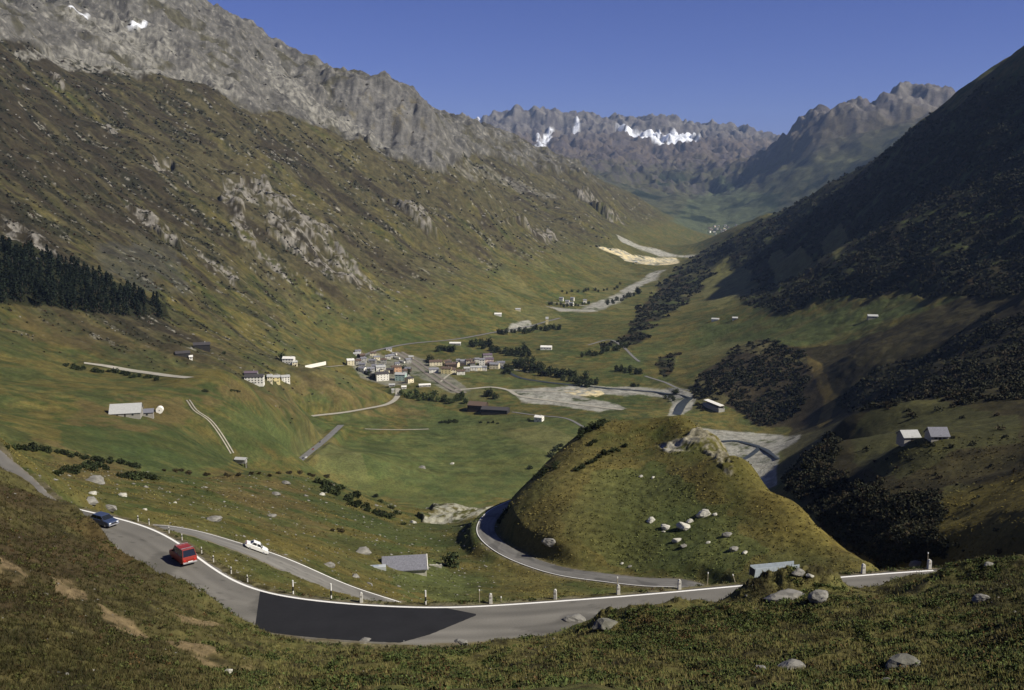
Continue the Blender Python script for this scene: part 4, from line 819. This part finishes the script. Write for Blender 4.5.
o = mesh_np('scattered_stones', v, (of[None]+np.arange(n_)[:,None,None]*6).reshape(-1,3), STONE); o['kind'] = 'stuff'
# ------------------------------------------------------------------ roadside posts
def edge_pt(u, side_off, q=rA_out, tgt=None):
    uu, _ = uv_of(np.arctan2(q[:,0], q[:,1]), (q[:,2]-CAMZ)/np.hypot(q[:,0], q[:,1])); i = int(np.argmin(abs(uu-u))); n_ = normals2(q)[i]; p = q[i].copy(); p[:2] += n_*side_off; p[2] = ground(p[0], p[1]); return p
CONC = mat('weathered_concrete', (.52,.50,.44), .9, var=.2, scale=5); WPAINT = mat('white_post_paint', (.74,.72,.66), .6, var=.12, scale=6); BPAINT = mat('black_post_paint', (.02,.02,.02), .5, scale=5); WOOD = mat('grey_wood', (.30,.26,.18), .9, var=.3, scale=8); REFL = mat('reflector', (.30,.28,.25), .3)
def bollard(u, label, off=.45, h=.95, w_=.16):
    p = edge_pt(u, off); e = empty('stone_bollard', p, random.uniform(-.2,.2), label, 'bollard', 'stone bollards along the upper road')
    MB().prism([(-w_,-.3),(w_,-.3),(w_*.85,h*.86),(w_*.4,h),(-w_*.4,h),(-w_*.85,h*.86)], -w_*.8, w_*.8).build('shaft', CONC, e, bevel=.02); MB().box(-w_*.5,w_*.5,-w_*.8-.015,-w_*.8-.002,h*.55,h*.72).build('reflector', REFL, e)
for u, l in [(489,'short white bollard next to the thin pole, left end of the row'),(556,'short white bollard alone between the two thin poles'),(619,'short white bollard at the thin pole above the lower road'),(684,'white bollard where the second road meets the edge line'),(865,'white bollard nearest the right end of the visible road'),(930,'grey white bollard at the far right beside a thin pole'),(364,'squat white bollard between the two striped posts')]:
    bollard(u, l, w_=.19 if u > 800 else .16)
def delineator(u, label, h=.7):
    p = edge_pt(u, .5); e = empty('marker_post', p, 0, label, 'marker post', 'white marker posts on the left bend')
    MB().cyl(0,0,-.2,h,.07,.06,8).build('shaft', CONC, e); MB().cyl(0,0,h*.62,h*.78,.09,.088,8).build('band', BPAINT, e)
for u, l in [(132,'small white marker post just right of the blue car'),(147,'white marker post where the lower road line begins'),(163,'white marker post second after the lower road line begins'),(178,'dull marker post left above the red van'),(195,'white marker post at the right side of the red van'),(210,'white marker post right after the red van'),(226,'marker post between red van and patch start'),(243,'leaning white marker post just before the black patch')]:
    delineator(u, l)
def striped(u, label, h):
    p = edge_pt(u, .6); e = empty('striped_pole', p, 0, label, 'striped pole', 'black and white poles behind the edge line')
    MB().cyl(0,0,-.3,h*.24,.075,.075,8).build('white_band', WPAINT, e); MB().cyl(0,0,h*.24,h*.55,.076,.076,8).build('black_band', BPAINT, e); MB().cyl(0,0,h*.55,h,.075,.07,8).build('white_band', WPAINT, e)
striped(286, 'black and white pole above the start of the black patch', 1.35); striped(330, 'tallest black and white pole, at the middle of the patch', 1.5); striped(420, 'black and white pole where the lower road disappears', 1.35)
def pole(u, label, h, off=.8, tilt=0):
    p = edge_pt(u, off); e = empty('wooden_pole', p, 0, label, 'pole', 'thin snow poles along the upper road'); e.rotation_euler = (0, tilt, 0)
    MB().cyl(0,0,-.3,h,.05,.035,6).build('shaft', WOOD, e); MB().cyl(0,0,h-.14,h+.005,.056,.052,6).build('tip', WPAINT, e)
pole(482,'thin wooden pole left of the first stone bollard',1.25); pole(623,'tall thin pole above the bollard by the lower road',1.6); pole(714,'thin brown pole between bollard and metal trough',1.3,.9,.04); pole(742,'thin leaning pole left of the metal trough',.9,1.2,-.3); pole(934,'thin pole beside the far right bollard',1.6)
pole(500,'low stub pole right of the first stone bollard',.5,.7)
print("posts", round(time.time()-T0, 1))
# ------------------------------------------------------------------ metal trough behind the edge line
STEEL = mat('galvanised_steel', (.42,.47,.50), .45, metal=.3, var=.18, scale=2.5); DARKM = mat('dark_metal', (.04,.04,.045), .6)
p0 = edge_pt(757, 1.3); p1 = edge_pt(806, 1.9); L_ = math.hypot(p1[0]-p0[0], p1[1]-p0[1]); e = empty('metal_trough', (p0[0], p0[1], CAMZ-38.15), math.atan2(p1[1]-p0[1], p1[0]-p0[0]), 'long pale blue grey metal trough behind the edge line', 'trough')
MB().prism([(0,0),(.12,1.0),(L_,.80),(L_,.1)], 0, .05).build('front_panel', STEEL, e); MB().prism([(0,0),(.12,1.0),(L_,.80),(L_,.1)], .95, 1.0).build('back_panel', STEEL, e)
MB().box(.1,L_-.02,.06,.94,.12,.17).build('floor_plate', DARKM, e); MB().box(-.05,L_+.03,-.03,.0,-.02,.0).build('rim', STEEL, e); MB().box(.05,.09,.06,.94,.1,.9).build('end_plate', DARKM, e)
# ------------------------------------------------------------------ cars
GLASS = mat('car_glass', (.015,.018,.022), .08, spec=.6, var=.1); RUBBER = mat('tyre_rubber', (.015,.015,.016), .9); RIM = mat('wheel_rim', (.45,.45,.46), .35, metal=.6); LAMPW = mat('headlight_glass', (.75,.78,.80), .15, spec=.7); LAMPR = mat('tail_light', (.45,.02,.015), .3); PLATE = mat('number_plate', (.75,.74,.70), .5); CHR = mat('bumper_metal', (.55,.55,.56), .3, metal=.7); PLAST = mat('black_plastic', (.025,.025,.027), .6)
def car(name, loc, rz, label, paintm, L_, W_, body, cabin, wheels, wr=.31, pitch=0, scl=1.0, rack=False):
    e = empty(name, loc, rz, label, 'car'); e.rotation_euler = (0, pitch, rz); e.scale = (scl, scl, scl)
    b = MB(); b.prism(body, -W_/2, W_/2); bo = b.build('body', paintm, e, bevel=.05)
    lo = cabin; k = .13                                            # cabin tapers inward to the roof
    xs = [c[0] for c in lo]; zb = lo[0][1]; zt = lo[1][1]
    gb = MB(); base = [(lo[0][0],-W_/2+.06,zb-.02),(lo[3][0],-W_/2+.06,zb-.02),(lo[3][0],W_/2-.06,zb-.02),(lo[0][0],W_/2-.06,zb-.02)]; top = [(lo[1][0],-W_/2+.06+k,zt),(lo[2][0],-W_/2+.06+k,zt),(lo[2][0],W_/2-.06-k,zt),(lo[1][0],W_/2-.06-k,zt)]
    gb.v = base+top; gb.f = [(3,2,1,0),(4,5,6,7),(0,1,5,4),(1,2,6,5),(2,3,7,6),(3,0,4,7)]; gb.build('windows', GLASS, e, bevel=.02)
    rf = MB(); rf.box(lo[1][0]-.05, lo[2][0]+.05, -W_/2+.03+k, W_/2-.03-k, zt-.02, zt+.05); r_ = rf.build('roof', paintm, e, bevel=.02)
    for s_ in (-1, 1):                                             # pillars at the cabin corners and middle
        for xb, xt in ((lo[0][0], lo[1][0]), (lo[3][0], lo[2][0]), ((lo[0][0]+lo[3][0])/2, (lo[1][0]+lo[2][0])/2)):
            pm = MB(); y0 = s_*(W_/2-.05); y1 = s_*(W_/2-.05-k); w_ = .05; b0 = len(pm.v)
            pm.v += [(xb-w_,y0,zb-.03),(xb+w_,y0,zb-.03),(xb+w_,y0-s_*.05,zb-.03),(xb-w_,y0-s_*.05,zb-.03),(xt-w_,y1,zt),(xt+w_,y1,zt),(xt+w_,y1-s_*.05,zt),(xt-w_,y1-s_*.05,zt)]
            pm.f += [(0,1,2,3),(4,5,6,7),(0,1,5,4),(1,2,6,5),(2,3,7,6),(3,0,4,7)]; pm.build('pillar', paintm, e)
    for wx in wheels:
        for s_ in (-1, 1):
            w_ = MB().cyl(wx, wr, s_*(W_/2-.16)-.1, s_*(W_/2-.16)+.12 if s_ < 0 else s_*(W_/2-.16)+.12, wr, wr, 16, 'y').build('wheel', RUBBER, e)
            yy = s_*(W_/2+.0); MB().cyl(wx, wr, yy-.03, yy-.02 if s_ < 0 else yy-.02, wr*.55, wr*.55, 12, 'y').build('rim', RIM, w_)
    xf = max(p[0] for p in body); xr = min(p[0] for p in body)
    for s_ in (-1, 1):
        y = s_*(W_/2-.28); MB().box(xf-.02,xf+.025,y-.17,y+.17,.58,.74).build('headlight', LAMPW, e, bevel=.015); MB().box(xr-.025,xr+.02,y-.10,y+.13,.62,.84).build('tail_light', LAMPR, e, bevel=.01)
        MB().box((lo[2][0]+lo[3][0])/2+.0,(lo[2][0]+lo[3][0])/2+.16,s_*(W_/2+.02)-.06,s_*(W_/2+.02)+.08,zb+.02,zb+.16).build('mirror', PLAST, e)
    MB().box(xf-.03,xf+.09,-W_/2+.05,W_/2-.05,.34,.48).build('front_bumper', CHR, e, bevel=.02); MB().box(xr-.09,xr+.03,-W_/2+.05,W_/2-.05,.34,.50).build('rear_bumper', CHR, e, bevel=.02)
    MB().box(xr-.11,xr-.095,-.27,.27,.52,.63).build('number_plate', PLATE, e); MB().box(xf+.03,xf+.045,-.45,.45,.52,.68).build('grille', PLAST, e)
    if rack:
        for xx in (lo[1][0]+.35, lo[2][0]-.35): MB().box(xx,xx+.05,-W_/2+.15,W_/2-.15,zt+.10,zt+.14).build('roof_rack_bar', CHR, e)
    return e
def road_frame(q, u, off):
    uu, _ = uv_of(np.arctan2(q[:,0], q[:,1]), (q[:,2]-CAMZ)/np.hypot(q[:,0], q[:,1])); cand = np.where(np.hypot(q[:,0],q[:,1]) > 0)[0]; i = int(np.argmin(abs(uu-u))); i = min(max(i,3),len(q)-4)
    t = q[i+3]-q[i-3]; rz = math.atan2(t[1], t[0]); p = q[i].copy(); p[:2] += normals2(q)[i]*off; return p, rz, -math.atan2(t[2], math.hypot(t[0], t[1]))
RED = mat('red_car_paint', (.24,.024,.014), .35, spec=.5, var=.08); BLUE = mat('blue_car_paint', (.035,.05,.095), .3, spec=.6, var=.08); WHITEP = mat('white_car_paint', (.75,.74,.70), .35, spec=.5, var=.05)
saloon = [(-2.1,.35),(-2.15,.62),(-2.08,.88),(-1.3,.95),(.95,.93),(1.95,.80),(2.12,.62),(2.1,.35),(1.7,.22),(-1.7,.22)]
hatch = [(-1.95,.35),(-2.0,.7),(-1.9,.95),(-1.2,.98),(.9,.96),(1.85,.82),(2.0,.62),(1.98,.35),(1.6,.22),(-1.6,.22)]
vanb = [(-2.05,.38),(-2.1,.8),(-2.02,1.12),(-1.5,1.15),(1.15,1.15),(1.95,.98),(2.08,.75),(2.05,.4),(1.7,.28),(-1.7,.28)]
p, rz, pt = road_frame(rA, 166, 1.9)
car('red_car', p, rz+math.pi, 'boxy red four wheel drive seen from behind on the upper road', RED, 4.2, 1.75, vanb, [(-2.0,1.12),(-1.75,1.86),(.55,1.86),(1.15,1.12)], (-1.3,1.3), .36, 0, scl=.86, rack=True)
p, rz, pt = road_frame(rA, 92, 1.3)
car('blue_car', p, rz, 'dark blue car coming round the left bend', BLUE, 4.0, 1.68, hatch, [(-1.85,.95),(-1.45,1.38),(.25,1.38),(.95,.94)], (-1.22,1.25), .3, scl=.82)
lo_q = rB[:k1-12]; p, rz, pt = road_frame(lo_q, 258, 1.5)
car('white_car', p, rz, 'white saloon driving down the lower road', WHITEP, 4.3, 1.70, saloon, [(-1.45,.93),(-.95,1.38),(.25,1.38),(.95,.92)], (-1.3,1.3), .3, pt)
def tiny(u, v, col, label):
    p = pick(u, v, 700); q = [t for t in tracks if t[0] == 'valley_road'][0][1]; dd = q[-1]-q[0]
    car('parked_car' if False else 'distant_car', (p[0],p[1],p[2]+.15), math.atan2(dd[1],dd[0]), label, col, 4.2, 1.7, saloon, [(-1.45,.93),(-.95,1.38),(.25,1.38),(.95,.92)], (-1.3,1.3))
GREYP = mat('grey_car_paint', (.06,.06,.065), .4)
tiny(306,458,WHITEP,'tiny white car lowest on the straight valley road'); tiny(303,459,GREYP,'tiny dark car behind the lowest white one'); tiny(313,450,RED,'tiny reddish car halfway up the straight valley road'); tiny(320,443,GREYP,'tiny dark car highest on the straight valley road')
# ------------------------------------------------------------------ houses
def M_(n, c, **k): return mat(n, c, .85, var=k.pop('var', .12), scale=k.pop('scale', .8), **k)
WALLS = {'white': M_('white_render', (.80,.77,.68)), 'cream': M_('cream_render', (.74,.66,.46)), 'grey': M_('grey_render', (.34,.33,.30)), 'stone': M_('field_stone', (.30,.28,.24), var=.35, scale=2), 'brown': M_('dark_timber', (.06,.042,.03), var=.3), 'green': M_('pale_green_render', (.42,.55,.48)), 'orange': M_('orange_render', (.60,.36,.22)), 'black': M_('tarred_timber', (.03,.027,.025)), 'yellow': M_('yellow_render', (.72,.62,.32)), 'pink': M_('pink_render', (.62,.50,.42))}
ROOFS = {'grey': M_('grey_sheet_roof', (.20,.20,.215), scale=1.2, var=.25), 'dark': M_('dark_slate_roof', (.055,.05,.05)), 'brown': M_('brown_tile_roof', (.11,.075,.055)), 'purple': M_('purple_slate_roof', (.12,.09,.11)), 'light': M_('light_sheet_roof', (.38,.38,.36)), 'white': M_('white_roof', (.70,.68,.62)), 'slab': M_('stone_slab_roof', (.16,.16,.18), var=.3, scale=2.5), 'red': M_('red_tile_roof', (.24,.10,.06))}
WIN = mat('window_glass', (.03,.035,.04), .2, spec=.5); SHUT = M_('dark_door', (.05,.04,.03))
def house(u, v, px, depth, h, rot, wall, roof, label, group=None, name='house', pitch=.42, cols=3, rows=2, dmin=700, chim=True, over=.5, sink=3, monopitch=0, foot=None, dmax=1e9):
    p = pick(u, v, dmin, dmax); d = math.sqrt(p[0]**2+p[1]**2+(CAMZ-p[2])**2); L_ = px*d/FPX
    az = -math.atan2(p[0], p[1]); cat = 'building' if name != 'barn' else 'barn'
    e = empty(name, p, az+R(rot), label, cat if name != 'house' else 'house', group)
    x0, x1, y0, y1 = -L_/2, L_/2, 0, depth; rh = depth/2*pitch
    if monopitch: poly = [(y0,-sink),(y0,h),(y1,h+monopitch),(y1,-sink)]
    else: poly = [(y0,-sink),(y0,h),((y0+y1)/2,h+rh),(y1,h),(y1,-sink)]
    MB().prism(poly, x0, x1, 'x').build('wall', WALLS[wall], e)
    r = MB(); t = .22
    if monopitch: r.prism([(y0-over,h+.03-over*monopitch/depth),(y0-over,h+t-over*monopitch/depth),(y1+over,h+monopitch+t+.1),(y1+over,h+monopitch+.05)], x0-over, x1+over, 'x')
    else:
        ym = (y0+y1)/2; o_ = over*pitch
        r.prism([(y0-over,h+.03-o_),(y0-over,h+t-o_+.03),(ym,h+rh+t+.05),(y1+over,h+t-o_+.03),(y1+over,h+.03-o_),(ym,h+rh+.03)], x0-over, x1+over, 'x')
    rr = r.build('roof', ROOFS[roof], e)
    if chim: MB().box(L_*.18,L_*.18+.8,depth*.42,depth*.42+.8,h+rh*.4,h+rh+1.3).build('chimney', WALLS['grey'], rr)
    ww, wh = min(1.2, L_/(cols*2.2+.01)) if cols else 1, 1.3
    base = None
    for i in range(cols):
        for j in range(rows):
            cx = x0+L_*(i+.5)/cols; cz = h*(j+.55)/rows
            if base is None:
                base = MB().box(-ww/2,ww/2,-.05,.0,-wh/2,wh/2).build('window', WIN, e); o = base
            else: o = bpy.data.objects.new('window', base.data); COL.objects.link(o); o.parent = e
            o.location = (cx, y0-.02, cz)
    for j in range(rows if depth > 7 and cols else 0):
        for k in (.3,.7):
            o = bpy.data.objects.new('window', base.data); COL.objects.link(o); o.parent = e; o.rotation_euler = (0,0,math.pi/2); o.location = (x1+.02, y0+depth*k, h*(j+.55)/rows)
    MB().box(-.5,.5,-.04,.03,-.3,2.0).build('door', SHUT, e) if cols != 1 else None
    return e
VG = None
HS = [ # u, v(base), px, depth, h, rot, wall, roof, label, name, rows, cols
 (351,366,6,11,9,10,'cream','white','bright cream house at the far left edge of the village'),(357,356,6,8,4,0,'white','light','low white shed above the leftmost cream house'),(364,362,5,9,6,20,'grey','slab','grey house right of the leftmost cream house'),
 (372,364,6,9,6,-10,'stone','slab','small stone house in the upper left village'),(377,360,5,8,5,10,'cream','grey','pale little house above the left village square'),(363,372,7,10,6,25,'grey','dark','dark roofed house near the left front of the village'),
 (371,373,7,10,7,15,'grey','grey','grey roofed house beside the dark roofed one'),(381,372,8,11,8,5,'white','light','white house above the big white one in the west village'),(383,381,11,13,11,15,'white','dark','biggest white house at the front of the west village'),
 (390,374,6,10,7,-10,'brown','dark','dark timber house right of the biggest white house'),(397,372,8,10,8,10,'orange','brown','orange house with cream end in the west village'),(400,381,9,12,10,-15,'green','light','pale green house at the front of the west village'),
 (411,383,6,10,7,35,'cream','dark','cream gabled house right of the pale green one'),(389,351,5,7,4,0,'white','grey','little white house below the valley road bend'),(411,359,4,7,4,0,'cream','light','tiny cream hut above the rail yard'),
 (436,366,11,13,7,5,'cream','brown','wide cream house with broad gable at the left of the east village'),(434,373,8,10,6,5,'white','grey','white house in front of the wide cream gable'),(446,374,9,11,9,-10,'yellow','brown','yellow cream house in the middle front of the east village'),
 (453,374,5,10,7,5,'cream','brown','cream house right beside the yellow cream one'),(461,375,7,10,6,5,'white','brown','small white house at the front right of the yellow one'),(451,368,9,11,6,10,'brown','brown','dark brown roofed house behind the yellow cream one'),
 (458,364,3,7,7,0,'white','grey','narrow white house at the back of the east village'),(464,365,6,10,7,5,'white','grey','white house at the back left of the church row'),(469,365,5,9,8,-5,'cream','brown','cream house with dark gable behind the white row'),
 (477,363,4,8,7,0,'white','grey','small white house left of the tall white one'),(482,366,5,9,11,0,'white','grey','tall white house in the east village'),(489,365,8,11,10,5,'pink','purple','large pinkish house with purple roof'),(488,359,8,11,7,15,'grey','purple','purple roofed house behind the large pinkish one'),
 (494,369,8,11,8,-10,'cream','grey','cream house lowest at the right of the east village'),(467,372,5,9,6,5,'grey','light','pale grey house left in the white front row'),(474,371,6,9,6,0,'white','light','white house in the middle of the front row'),(479,371,5,9,6,10,'cream','light','cream house right in the white front row'),
 (484,371,5,9,6,0,'white','grey','white house at the right end of the front row'),(501,366,7,9,6,5,'grey','slab','grey house at the east end of the village'),(392,387,5,7,3,0,'grey','light','low grey shed below the biggest white house'),(404,389,4,7,3,0,'white','white','small white hut in the grass before the village'),
 (425,387,10,7,3,10,'grey','white','long low shed with white roof before the rail yard'),(393,393,2.2,5,5,0,'white','light','tiny white chapel at the road before the village')]
for q in HS:
    house(q[0],q[1],q[2]*1.15,*q[3:9], group='houses of the village', dmin=1100, rows=max(1,int(q[4]//3)), cols=max(2,int(q[2]//2.5)), chim=q[4] > 5)
for k in range(22):
    u = random.uniform(358, 410); v = 352+random.uniform(0,1)**.8*28
    if u > 395 and v < 362: v += 10
    house(u, v, random.uniform(4.5,6.5), 9, random.uniform(4.5,7), random.uniform(-35,40), random.choice(['white','cream','grey','stone','brown','grey']), random.choice(['slab','grey','dark','brown','slab']), 'small old house packed into the dense west village', group='old houses of the west village', dmin=1100, rows=2, cols=2)
for k in range(9):
    house(random.uniform(445,498), random.uniform(363,369), random.uniform(4.5,6), 9, random.uniform(4.5,7), random.uniform(-30,30), random.choice(['white','cream','brown','grey']), random.choice(['dark','brown','purple']), 'dark roofed house squeezed between the bright ones of the east village', group='dark roofed houses of the east village', dmin=1100, rows=2, cols=2)
for u, v in ((394,355),(397,359),(402,363)):
    p = pick(u, v, 1100); e = empty('railway_wagon', p, R(128)-.0, {394:'white railway wagon highest on the station track',397:'white railway wagon in the middle of the three',402:'white railway wagon lowest of the three on the track'}[u], 'railway wagon', 'white wagons on the station track')
    MB().box(-9,9,-1.4,1.4,.9,3.6).build('body', WALLS['white'], e, bevel=.2); MB().box(-8.8,8.8,-1.35,1.35,3.6,3.9).build('roof', ROOFS['light'], e)
    for xx in (-6,6): MB().box(xx-1.2,xx+1.2,-1,1,.1,.9).build('bogie', DARKM, e)
# outlying buildings
house(254,384,18,10,8,-8,'white','dark','large white guesthouse with dark roof on the left slope','outlying houses',cols=6,rows=3)
house(251,380,12,8,8,-8,'grey','purple','purple grey roofed wing behind the large white guesthouse','outlying houses',cols=3)
house(270,383,5,9,7,0,'cream','light','small cream annex at the left of the yellow row','outlying houses',cols=2)
house(276,383,8,9,6.5,0,'yellow','light','yellow middle house of the row right of the guesthouse','outlying houses',cols=2)
house(286,383,8,9,7.5,10,'white','light','white right hand house of the row by the guesthouse','outlying houses',cols=3,rows=3)
house(288,364,11,10,7,-15,'white','white','white house with horizontal windows above the guesthouse row','outlying houses',cols=4)
house(295,366,5,8,5,10,'cream','light','small cream house at the lower right of the white upper house','outlying houses',cols=2)
house(202,350,15,11,6,0,'black','dark','dark timber chalet with pale ends high on the left slope','outlying houses',cols=4)
house(183,357,13,9,4,5,'black','dark','long dark barn below the dark timber chalet','outlying houses',name='barn',cols=2,rows=1,chim=False)
house(191,360,3,6,3.5,0,'white','white','tiny white shed at the end of the long dark barn','outlying houses',cols=1,rows=1,chim=False)
house(125,417,27,15,2.5,-8,'stone','light','wide grey barn with stepped sheet roof on the left meadow',None,name='barn',dmin=500,cols=2,rows=1,chim=False,pitch=.62,sink=2)
house(147,417,11,7,3,-5,'stone','slab','small stone shed right of the wide grey barn',None,name='barn',dmin=500,cols=1,rows=1,chim=False,pitch=.5)
p = pick(160,413,500); e = empty('round_tank', (p[0],p[1],p[2]), .2, 'round white tank on its side beside the stone shed', 'tank'); MB().cyl(0,2.3,-2.4,2.4,2.4,2.4,20,'y').build('shell', WALLS['white'], e, smooth=False); MB().cyl(0,2.3,-2.46,-2.41,.5,.5,12,'y').build('hatch', WALLS['grey'], e)
p = pick(240,465,500); e = empty('cableway_hut', (p[0],p[1],p[2]+.0), R(-10), 'small grey roofed cableway hut at the foot of the slope track', 'hut'); MB().box(-3.6,3.6,0,4,1.0,4.0).build('wall', WALLS['grey'], e); MB().prism([(-.5,3.7),(-.5,3.95),(2,5.2),(4.5,3.95),(4.5,3.7),(2,4.95)], -4.2, 4.2, 'x').build('roof', ROOFS['light'], e)
for xx, yy in ((-3.3,.3),(3.3,.3),(-3.3,3.7),(3.3,3.7)): MB().box(xx-.2,xx+.2,yy-.2,yy+.2,-3,1.0).build('leg', WALLS['brown'], e)
MB().box(4.35,4.75,-.2,.2,-2,4.4).build('pylon', WALLS['grey'], e)
# grey roofed barn above the road
p = pick(405,571,200); d = math.hypot(p[0],p[1]); s_ = math.hypot(d, CAMZ-p[2])/FPX; e = empty('barn', p, R(2)-math.atan2(p[0],p[1]), 'long grey roofed stone barn in the pasture above the lower road', 'barn')
L_ = 42*s_; MB().prism([(0,-2.5),(0,.35),(3.2,2.6),(6,1.2),(6,-2.5)], -L_/2, L_/2, 'x').build('wall', M_('pale_barn_wall', (.42,.40,.32), var=.3, scale=1.5), e)
MB().prism([(-.5,.12),(-.5,.34),(3.2,2.88),(6.4,1.25),(6.4,1.0),(3.2,2.66)], -L_/2-.25, L_/2+.2, 'x').build('roof', ROOFS['slab'], e)
MB().box(L_/2+.21,L_/2+.3,-.45,-.2,.15,.4).build('gutter', WALLS['white'], e); MB().prism([(-.52,.10),(-.52,.42),(3.2,2.96),(3.2,2.64)], L_/2+.2, L_/2+.36, 'x').build('verge_board', WALLS['white'], e)
MB().box(-L_/2+1,-L_/2+2,-.06,-.003,-1.3,.1).build('door', SHUT, e)
pw = pick(378,568,200); e = empty('concrete_slab', pw, R(4)+.1, 'low pale concrete platform left of the grey roofed barn', 'platform'); MB().box(-1.9,1.9,-.7,.9,-1,.5).build('slab', M_('bluish_concrete', (.40,.42,.42)), e, bevel=.05); MB().box(-1.2,.2,-.3,.5,.505,.62).build('lid', STEEL, e)
pw = pick(433,566,200); e = empty('dry_stone_wall', pw, -.05+.1, 'low pale stone wall at the right end of the grey roofed barn', 'wall')
w_ = MB()
for i in range(16):
    x_ = -2.0+i*.27; w_.box(x_,x_+.25,random.uniform(-.05,0),.45,-.9,.25+random.uniform(-.1,.12))
w_.build('stones', M_('pale_wall_stone', (.46,.44,.36), var=.3, scale=3), e)
# valley floor barns and sheds
house(476,412,18,18,9,-18,'brown','brown','taller brown barn at the left of the long dark shed pair',None,name='barn',dmin=1000,cols=0,rows=0,chim=False)
house(494,415,27,17,7,-14,'black','dark','long low dark barn right of the taller brown barn',None,name='barn',dmin=1000,cols=0,rows=0,chim=False,pitch=.3)
house(538,422,8,9,6,-20,'white','white','small white house alone in the big meadow',None,dmin=900,cols=2,rows=1)
house(546,350,11,12,5,-5,'white','white','long white farmhouse alone on the far meadow',None,dmin=1300,cols=4,rows=1)
house(498,316,7,12,4,0,'white','white','pale roofed barn on the far slope left of the chapel',None,dmin=1500,cols=2,rows=1); house(518,311,5,10,4,0,'cream','light','small pale hut right of the far slope barn',None,dmin=1500,cols=1,rows=1,chim=False)
house(547,325,2.6,6,14,0,'yellow','light','slim tall yellowish chapel tower by the gravel pit',None,dmin=1500,cols=1,rows=1,chim=False,pitch=1.4)
house(455,345,11,9,3,-6,'grey','white','long white roofed shed beside the valley road',None,dmin=1300,cols=0,rows=0,chim=False)
for u, v, px, l in ((561,301,4,'white house at the left of the distant hamlet'),(567,304,4,'white house in the middle of the distant hamlet'),(572,301,3.5,'tall white house at the back of the distant hamlet'),(571,306,4,'lowest white house of the distant hamlet'),(585,303,3.5,'pale house at the right end of the distant hamlet')):
    house(u, v, px, 10, 8, random.uniform(-20,20), 'white', 'grey', l, 'distant hamlet', dmin=1800, cols=2, rows=2, chim=False)
house(636,264,3,14,8,0,'yellow','light','tiny yellow works building at the far gravel quarry',None,dmin=3500,cols=2,rows=1,chim=False)
fk = 0
for k in range(26):
    u = random.uniform(708, 742)-0; v = random.uniform(226, 235)
    house(u, v, random.uniform(1.2,2.4), 16, random.uniform(8,13), random.uniform(-40,40), random.choice(['white','cream','grey','pink']), random.choice(['grey','brown','dark']), 'pale house in the hazy town at the far valley end', 'hazy town at the far valley end', dmin=6500, cols=0, rows=0, chim=False)
# right side huts
house(912,441,15,7,1.7,28,'stone','light','left of the two grey stone barns on the right bench',None,name='barn',dmin=380,dmax=800,cols=0,rows=0,chim=False,pitch=.6)
house(940,440,16,7,1.7,24,'stone','slab','right of the two grey stone barns on the right bench',None,name='barn',dmin=380,dmax=800,cols=2,rows=1,chim=False,pitch=.8)
house(873,319,9,10,4,10,'stone','light','lone hut high on the right meadow under the scrub',None,name='barn',dmin=1000,cols=1,rows=1,chim=False)
house(715,321,7,9,3.5,-8,'white','light','small pale hut on the upper edge of the right meadow',None,name='barn',dmin=1200,cols=1,rows=1,chim=False); house(735,320,5,9,3.5,0,'grey','light','smaller greyish hut right of the pale meadow hut',None,name='barn',dmin=1200,cols=1,rows=1,chim=False)
# rock gallery above the river
a_ = pick(706,404,1200); b_ = pick(722,412,1200); dr = b_-a_; L_ = max(math.hypot(dr[0],dr[1]), 26); L_ = min(L_, 45)
e = empty('rock_gallery', (a_[0], a_[1], a_[2]+2), math.atan2(dr[1], dr[0]), 'long white concrete gallery above the gravel river', 'gallery')
MB().prism([(-4,3.4),(-4,4.0),(3.0,4.8),(3.0,4.2)], 0, L_, 'x').build('roof', WALLS['white'], e); MB().box(0,L_,2.4,2.9,-4,4.1).build('rear_wall', WALLS['grey'], e); MB().box(0,L_,-5.2,4,-5,.2).build('deck', WALLS['grey'], e)
for k in range(7): MB().box(k*L_/6.5,k*L_/6.5+.5,-3.8,-3.3,.2,3.45).build('column', WALLS['grey'], e)
# low parapet by the upper houses
a_ = pick(305,367,900); b_ = pick(326,370,900); dr = b_-a_; e = empty('road_parapet', a_, math.atan2(dr[1],dr[0]), 'thin white parapet of the road right of the upper white house', 'parapet'); MB().box(0,math.hypot(dr[0],dr[1]),-.4,.4,-3,1.8).build('parapet_wall', WALLS['white'], e)
print("all", round(time.time()-T0, 1), len(bpy.data.objects))
